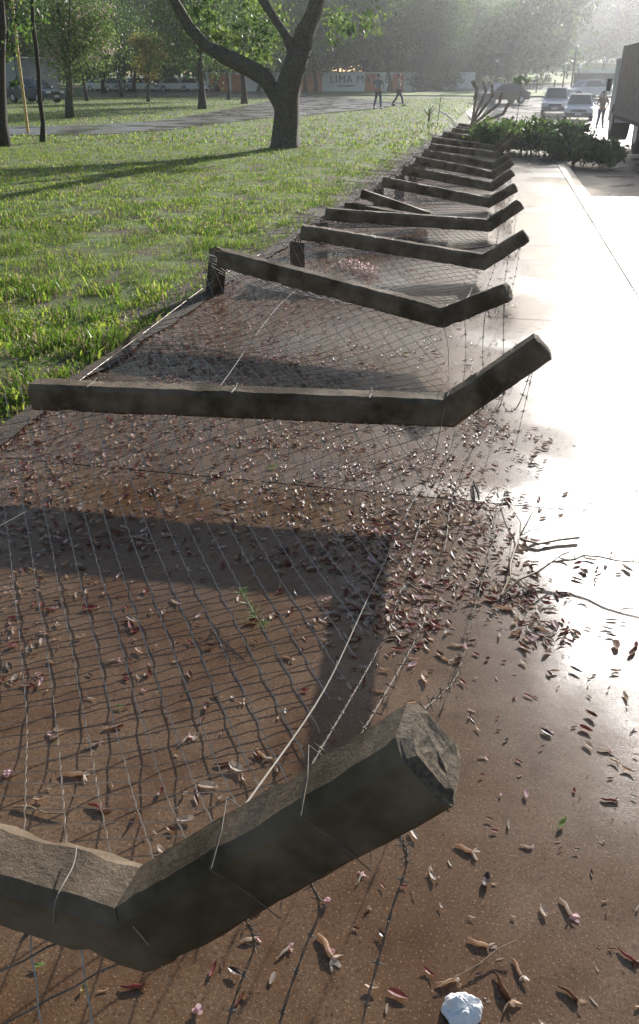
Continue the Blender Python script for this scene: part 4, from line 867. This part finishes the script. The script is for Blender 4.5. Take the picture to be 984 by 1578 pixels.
# ---------------------------------------------------------------- vehicles
def paint(n_, c_): return mat(n_, c_, tuple(min(1, v*1.08) for v in c_), .28, 2, coat=.6)
M['car_white'] = paint('white car paint', (.75, .76, .77)); M['car_silver'] = paint('silver car paint', (.42, .45, .48)); M['car_black'] = paint('black car paint', (.03, .03, .035)); M['car_blue'] = paint('dark blue car paint', (.02, .03, .06))
M['glass'] = mat('car glass', (.03, .035, .04), rough=.08, spec=.8); M['tyre'] = mat('tyre rubber', (.02, .02, .02), rough=.8); M['rim'] = mat('wheel rim', (.4, .4, .42), rough=.35, metal=.7)
M['lamp'] = mat('headlight glass', (.75, .76, .78), rough=.12); M['tail'] = mat('tail lamp', (.45, .03, .02), rough=.2); M['black_plastic'] = mat('black plastic', (.03, .03, .032), rough=.6); M['plate'] = mat('number plate', (.6, .6, .6))
def car(loc, rz, paint_, label, tall=1.55, lng=4.1, wid=1.75, clad=False, group='cars on the wet road'):
    """front towards -Y in its own frame"""
    t = empty('car', loc, label, 'car', group, rz); hl = lng/2; hw = wid/2; b_h = .92 if tall < 1.6 else 1.0
    prof = [(-hl, .32), (-hl-.02, .55), (-hl+.06, .72), (-hl+.95, b_h-.04), (-hl+1.1, b_h), (hl-.35, b_h+.04), (hl-.04, b_h-.1), (hl, .6), (hl-.03, .3)]
    mb = MB(); n_ = len(prof); st = [(-hw, .90, .05), (-hw+.06, 1, 0), (-hw*.5, 1.012, -.0), (hw*.5, 1.012, 0), (hw-.06, 1, 0), (hw, .90, .05)]; vs = []
    for x, s_, o_ in st:
        for yv, z in prof: vs.append((x, yv*(s_ if abs(yv) > hl-.2 else 1), z-(o_ if z > .7 else 0)))
    k = len(st); mb.add(vs, [(i*n_+j, i*n_+(j+1) % n_, (i+1)*n_+(j+1) % n_, (i+1)*n_+j) for i in range(k-1) for j in range(n_)]+[tuple(range(n_))[::-1], tuple((k-1)*n_+j for j in range(n_))])
    o = mb.build('body', paint_, t); recalc(o)
    cw0, cw1 = hw-.07, hw-.26; cab = [(-hl+1.0, b_h-.02, cw0), (-hl+1.75, tall-.02, cw1), (hl-1.1, tall, cw1), (hl-.38, b_h+.02, cw0)]
    mb = MB(); vs = [(-w_, yv, z) for yv, z, w_ in cab]+[(w_, yv, z) for yv, z, w_ in cab]; mb.add(vs, [(0, 1, 2, 3)[::-1], (4, 5, 6, 7), (0, 4, 5, 1), (1, 5, 6, 2), (2, 6, 7, 3), (0, 3, 7, 4)]); o = mb.build('cabin', paint_, t); recalc(o)
    def panel(name, a0, a1, b0, b1, off, m=M['glass'], ins=.10):
        q4 = [Vector(a0), Vector(a1), Vector(b1), Vector(b0)]; cc = sum(q4, Vector())/4; q4 = [p+(cc-p)*ins+Vector(off) for p in q4]; q5 = [p-Vector(off)*1.6 for p in q4]
        MB().add(q4+q5, [(0, 1, 2, 3), (4, 7, 6, 5), (0, 4, 5, 1), (1, 5, 6, 2), (2, 6, 7, 3), (3, 7, 4, 0)]).build(name, m, t)
    panel('windscreen', vs[0], vs[4], vs[1], vs[5], (0, -.012, .008)); panel('rear_window', vs[3], vs[7], vs[2], vs[6], (0, .012, .008), ins=.14)
    panel('side_window', vs[0], vs[3], vs[1], vs[2], (-.012, 0, .003), ins=.12); panel('side_window', vs[4], vs[7], vs[5], vs[6], (.012, 0, .003), ins=.12)
    for sx in (-1, 1):
        for yv in (-hl+.8, hl-.8):
            w_ = empty_part('wheel', t); 
            mb = MB(); mb.tube([(sx*(hw-.21), yv, .33), (sx*(hw+.005), yv, .33)], .33, 18); mb.build('tyre', M['tyre'], w_, smooth=False)
            mb = MB(); mb.tube([(sx*(hw-.05), yv, .33), (sx*(hw+.015), yv, .33)], .19, 14); mb.build('rim', M['rim'], w_)
        MB().box((sx*(hw-.27), -hl+.02, .68), (.36, .14, .15)).build('headlight', M['lamp'], t); MB().box((sx*(hw-.16), hl-.03, .74), (.2, .1, .22)).build('tail_lamp', M['tail'], t)
        mb = MB(); mb.ball((sx*(hw+.06), -hl+1.35, b_h+.06), (.1, .06, .075)); mb.build('mirror', paint_, t, smooth=True)
    MB().box((0, -hl-.015, .60), (.95, .06, .16)).build('grille', M['black_plastic'], t); MB().box((0, -hl-.03, .36), (wid-.18, .12, .26)).build('bumper', M['black_plastic'] if clad else paint_, t)
    MB().box((0, -hl-.10, .42), (.4, .02, .13)).build('number_plate', M['plate'], t)
    return t
def empty_part(name, parent):
    o = bpy.data.objects.new(name, None); o.empty_display_size = .1; C.objects.link(o); o.parent = parent; return o
zc = lambda x, y: gz(x, y)-.02
car((4.95, 58.8, zc(4.95, 58.8)), R(-5), M['car_white'], 'white car coming head-on along the flooded road', 1.5, 4.0, 1.78, True)
car((3.75, 64.0, zc(3.8, 64)), R(-4), M['car_silver'], 'silver sport utility car behind and left of the white one', 1.65, 4.2, 1.76, True)
X_ = float(PY(773, 150, 74)[0]); car((X_, 74, zc(X_, 74)), R(-62), M['car_black'], 'dark car turning in behind the still standing posts', 1.48, 4.2, 1.75)
X_ = float(PY(900, 155, 82)[0]); car((X_, 82, zc(X_, 82)), R(-60), M['car_white'], 'white car half hidden behind the head-on white car', 1.5, 4.2, 1.75)
p = P(45, 158); car((float(p[0])+0.5, float(p[1]), 0), R(70), M['car_blue'], 'dark blue car parked by the metal shed at far left', 1.5, 4.2, 1.75, group='cars parked beyond the park')
for i, (px, rz) in enumerate(((148, 80), (172, 95), (290, 88), (262, 92), (208, 84))):
    p = P(px, 141.5); car((float(p[0]), float(p[1])+2, 0), R(rz), M['car_white'] if i != 1 else M['car_silver'], ['white car parked beyond the flowering tree', 'silver car parked beyond the flowering tree', 'white parked car right of the yellow tree crown', 'white parked car left of the thick middle trunk', 'white parked car behind the thin leaning trunks'][i], 1.5, 4.2, 1.75, group='cars parked beyond the park')
# timber sided lorry at the right edge
M['truck_boards'] = mat('weathered lorry boards', (.20, .14, .12), (.34, .26, .23), .7, 6); M['truck_dark'] = mat('dark chassis', (.03, .03, .035), rough=.7)
tx, ty = 3.32, 22.0; g0 = gz(tx+1, ty)-.12
t = empty('board_sided_lorry', (tx+1.2, ty, g0), 'high board-sided lorry seen from behind at the right edge', 'lorry'); off = (0, 0, 0)
mb = MB()
for i in range(14): mb.box((-1.16+.166*i+.083, 0, 1.62), (.155, .05, 1.75))
mb.build('tailboard', M['truck_boards'], t)
for s_ in (-1, 1):
    mb = MB()
    for i in range(28): mb.box((s_*1.17, .2+i*.2, 1.62), (.04, .196, 1.75))
    mb.build('side_board', M['truck_boards'], t)
mb = MB(); 
for z in (.8, 1.5, 2.45):
    mb.box((0, -.045, z), (2.42, .04, .09))
for x in (-1.18, -.4, .4, 1.18): mb.box((x, -.05, 1.62), (.07, .05, 1.78))
mb.build('steel_frame', M['truck_dark'], t)
MB().box((0, 2.8, .70), (2.3, 5.6, .12)).build('load_bed', M['truck_dark'], t); MB().box((0, 3.5, .55), (.9, 7, .2)).build('chassis', M['truck_dark'], t)
for s_ in (-1, 1):
    for yv in (1.1, 6.4):
        w_ = empty_part('wheel', t); mb = MB(); mb.tube([(s_*.62, yv, .5), (s_*1.12, yv, .5)], .5, 22); mb.build('tyre', M['tyre'], w_); mb = MB(); mb.tube([(s_*1.0, yv, .5), (s_*1.13, yv, .5)], .26, 16); mb.build('rim', M['rim'], w_)
    MB().box((s_*.75, .45, .40), (.6, .02, .42)).build('mud_flap', M['black_plastic'], t); MB().box((s_*.95, -.05, .66), (.28, .06, .13)).build('tail_lamp', M['tail'], t)
MB().box((0, 6.7, 1.35), (2.2, 1.7, 1.7)).build('cab', M['car_white'], t); mb = MB(); mb.box((-1.3, 6.9, 1.5), (.14, .06, .34)); mb.build('mirror', M['black_plastic'], t)
MB().box((0, -.1, .48), (2.1, .08, .12)).build('bumper', M['truck_dark'], t)
mb = MB(); mb.tube([(-1.24, -.05, .78), (-1.25, -.06, .55), (-1.22, -.06, .42)], .018, 6); mb.build('hanging_strap', M['black_plastic'], t)
# far dark lorry with a pale load
X_ = float(PY(915, 138, 96)[0]); g0 = gz(X_, 96)+.05; t = empty('far_lorry', (X_, 96, g0), 'dark low-sided lorry with a pale load on the far road', 'lorry', rz=R(0))
MB().box((0, 0, 1.05), (4.2, 2.2, 1.0)).build('load_box', M['truck_dark'], t); MB().box((0, 0, 1.68), (3.6, 2.0, .26)).build('pale_load', M['white_paint'], t)
MB().box((2.9, 0, 1.15), (1.4, 2.1, 1.5)).build('cab', M['car_white'], t); MB().box((3.3, -1.06, 1.5), (.5, .02, .45)).build('cab_window', M['glass'], t)
for xx in (-1.4, 1.2, 2.9): mb = MB(); mb.tube([(xx, -1.1, .42), (xx, -.8, .42)], .42, 16); mb.build('wheel', M['tyre'], t)
# motorcycle with rider on the far road
X_ = float(PY(822, 130, 100)[0]); g0 = gz(X_, 100)+.05; t = empty('motorcycle', (X_, 100, g0), 'dark motorcycle on the bright far road', 'motorcycle')
for xx in (-.65, .65):
    mb = MB(); mb.tube([(xx+.30*math.cos(a_), 0, .32+.30*math.sin(a_)) for a_ in np.linspace(0, 2*PI, 17)], .05, 6); mb.build('wheel', M['tyre'], t)
mb = MB(); mb.tube([(-.65, 0, .32), (-.1, 0, .45), (.1, 0, .75), (.5, 0, .85), (.65, 0, .32)], .04, 6); mb.ball((.15, 0, .8), (.28, .13, .14)); mb.ball((0, 0, .45), (.22, .15, .2)); mb.build('frame', M['car_black'], t)
MB().box((-.35, 0, .82), (.6, .24, .09)).build('seat', M['black_plastic'], t); mb = MB(); mb.tube([(.45, -.35, 1.05), (.52, 0, 1.0), (.45, .35, 1.05)], .02, 5); mb.build('handlebar', M['truck_dark'], t)
# lamp posts and poles along the far road
for i, (px, py, Y_, hh, lb) in enumerate(((879, 140, 92, 6.0, 'tallest lamp post on the verge behind the head-on cars'), (866, 138, 96, 3.6, 'short white-headed lamp left of the tallest lamp post'), (888, 138, 96, 3.4, 'short white-headed lamp right of the tallest lamp post'), (925, 130, 118, 4.0, 'pole on the sunlit field above the far lorry'), (763, 124, 120, 4.4, 'dark pole beyond the standing posts'))):
    X_ = float(PY(px, py, Y_)[0]); g0 = gz(X_, Y_)+.03; hh = hh*.62; t = empty('lamp_post', (X_, Y_, g0), lb, 'lamp post', 'poles along the far road')
    mb = MB(); mb.tube([(0, 0, 0), (0, 0, hh)], [.09, .06], 8); mb.build('pole', M['truck_dark'], t); mb = MB(); mb.ball((0, 0, hh+.12), (.22, .22, .2)); mb.build('lamp_head', M['white_paint'], t, smooth=True)
for i, px in enumerate((776, 853, 800, 826)):
    Y_ = 88+i*.5; X_ = float(PY(px, 140, Y_)[0]); mb = MB(); mb.tube([(X_, Y_, gz(X_, Y_)), (X_, Y_, gz(X_, Y_)+1.1)], .06, 8); mb.ball((X_, Y_, gz(X_, Y_)+1.13), .09)
    tag(mb.build('bollard', M['truck_dark']), ['dark bollard on the verge, nearest to the standing posts', 'dark bollard on the verge, left of the silver car roof', 'dark bollard on the verge behind the staked young tree', 'dark bollard on the verge below the motorcycle'][i], 'bollard', 'bollards on the far verge')

# ---------------------------------------------------------------- people
M['skin'] = mat('skin', (.32, .18, .12), (.38, .22, .15), .55, 20); M['hair'] = mat('dark hair', (.015, .012, .01), (.03, .02, .018), .6, 60)
M['jeans'] = mat('blue jeans', (.035, .05, .10), (.06, .08, .15), .8, 20); M['shirt_grey'] = mat('grey shirt', (.16, .17, .19), (.22, .23, .26), .8, 10); M['shirt_pale'] = mat('pale pink shirt', (.42, .34, .34), (.5, .42, .41), .8, 10); M['shirt_brown'] = mat('brown shirt', (.16, .11, .09), (.22, .16, .13), .8, 10)
def skin(name, verts, edges, radii, m, parent, root=0, sub=1):
    me = bpy.data.meshes.new(name); me.from_pydata([tuple(v) for v in verts], edges, []); me.materials.append(m); o = bpy.data.objects.new(name, me); C.objects.link(o)
    sk = o.modifiers.new('skin', 'SKIN'); ly = me.skin_vertices[0].data if len(me.skin_vertices) else None
    if ly is None:
        bm = bmesh.new(); bm.from_mesh(me); bm.verts.layers.skin.verify(); bm.to_mesh(me); bm.free(); ly = me.skin_vertices[0].data
    for i, r_ in enumerate(radii): ly[i].radius = r_ if hasattr(r_, '__len__') else (r_, r_); ly[i].use_root = (i == root)
    sk.use_smooth_shade = True; sb = o.modifiers.new('sub', 'SUBSURF'); sb.levels = sub; sb.render_levels = sub; o.parent = parent; return o
def person(loc, rz, label, shirt, J, s_=1.0):
    """J: joints in the person's frame, facing -Y"""
    t = empty('person', loc, label, 'person', rz=rz); t.scale = (s_,)*3
    V, E_, Rr = [], [], []
    def add(p, r_, par=None):
        V.append(p); Rr.append(r_)
        if par is not None: E_.append((par, len(V)-1))
        return len(V)-1
    pel = add((0, 0, .93), (.15, .11)); wst = add((0, .0, 1.08), (.13, .10), pel); ch = add((0, .0, 1.32), (.16, .11), wst); nk = add((0, 0, 1.47), .055, ch); hb = add((0, -.01, 1.55), (.072, .08), nk); hd = add((0, -.015, 1.65), (.078, .092), hb); ht = add((0, -.005, 1.72), (.055, .065), hd)
    add((0, -.10, 1.61), .014, hd); add((-.08, 0, 1.62), .018, hd); add((.08, 0, 1.62), .018, hd)
    for sd_ in ('L', 'R'):
        sx = -1 if sd_ == 'L' else 1; hip = add((sx*.09, 0, .88), .09, pel); kn = add(J['knee'+sd_], .058, hip); an = add(J['foot'+sd_], .042, kn); f = J['foot'+sd_]; add((f[0], f[1]-.17, f[2]-.05), .035, an)
        sh = add((sx*.18, 0, 1.40), .062, ch); el = add(J['elbow'+sd_], .04, sh); ha = J['hand'+sd_]; wr_ = add(ha, .027, el); d = (Vector(ha)-Vector(J['elbow'+sd_])).normalized(); pm = Vector(ha)+d*.06; pi = add(tuple(pm), .032, wr_)
        for k in range(4): add(tuple(pm+d*(.08-.008*abs(k-1.5))+Vector((.02*(k-1.5), .006*(k-1.5), -.01))), .009, pi)
        add(tuple(Vector(ha)+d*.05+Vector((-sx*.045, -.02, 0))), .01, wr_)
    skin('body', V, E_, Rr, M['skin'], t)
    # clothes
    V, E_, Rr = [], [], []; pel = add((0, 0, .96), (.165, .125)); hh = {}
    for sd_ in ('L', 'R'):
        sx = -1 if sd_ == 'L' else 1; hip = add((sx*.095, 0, .86), .105, pel); kn = add(J['knee'+sd_], .072, hip); f = J['foot'+sd_]; add((f[0], f[1], f[2]+.03), .06, kn)
    skin('jeans', V, E_, Rr, M['jeans'], t)
    V, E_, Rr = [], [], []; a_ = add((0, 0, .94), (.172, .13)); b__ = add((0, 0, 1.1), (.155, .12), a_); ch = add((0, 0, 1.34), (.178, .128), b__); add((0, 0, 1.44), .075, ch)
    for sd_ in ('L', 'R'):
        sx = -1 if sd_ == 'L' else 1; sh = add((sx*.185, 0, 1.40), .078, ch); e_ = J['elbow'+sd_]; add(tuple(Vector((sx*.185, 0, 1.40))*.15+Vector(e_)*.85), .056, sh)
    skin('shirt', V, E_, Rr, shirt, t)
    mb = MB(); mb.ball((0, .012, 1.685), (.085, .098, .078), 12, 8); mb.build('hair', M['hair'], t, smooth=True)
    for sx in (-1, 1):
        f = J['foot'+('L' if sx < 0 else 'R')]; mb = MB(); mb.ball((f[0], f[1]-.07, f[2]-.04), (.05, .14, .045), 10, 6); mb.build('shoe', M['black_plastic'], t, smooth=True)
J1 = dict(kneeL=(-.12, -.05, .5), footL=(-.17, -.02, .09), kneeR=(.12, .06, .5), footR=(.20, .12, .09), elbowL=(-.30, -.05, 1.15), handL=(-.16, -.18, 1.05), elbowR=(.30, -.02, 1.16), handR=(.17, -.17, 1.02))
J2 = dict(kneeL=(-.06, -.22, .50), footL=(-.04, -.30, .10), kneeR=(.07, .10, .49), footR=(.08, .36, .13), elbowL=(-.22, -.22, 1.24), handL=(-.04, -.30, 1.42), elbowR=(.26, -.10, 1.14), handR=(.10, -.28, 1.10))
p = P(582, 168); person((float(p[0]), float(p[1]), 0), R(160), 'man in grey shirt and jeans standing on the lawn beside the wet path', M['shirt_grey'], J1)
p = P(613, 164); person((float(p[0]), float(p[1]), 0), R(95), 'man in pale shirt and jeans striding across the lawn', M['shirt_pale'], J2)
X_ = float(PY(924, 190, 48)[0]); person((X_, 48, gz(X_, 48)-.1), R(10), 'person in brown standing on the flooded road by the lorry', M['shirt_brown'], J1)

# ---------------------------------------------------------------- hazy sunlit air
if HAZE:
    mh = bpy.data.materials.new('haze'); mh.use_nodes = True; n = mh.node_tree.nodes; n.remove(n['Principled BSDF']); pv = n.new('ShaderNodeVolumePrincipled')
    pv.inputs['Color'].default_value = (.93, .95, 1, 1); pv.inputs['Density'].default_value = HAZE; pv.inputs['Anisotropy'].default_value = .83
    mh.node_tree.links.new(pv.outputs[0], n['Material Output'].inputs['Volume'])
    hz = MB().box((-20, 150, 13), (520, 380, 30)).build('haze', mh); tag(hz, 'bright humid air glowing against the low sun', 'haze', kind='stuff')
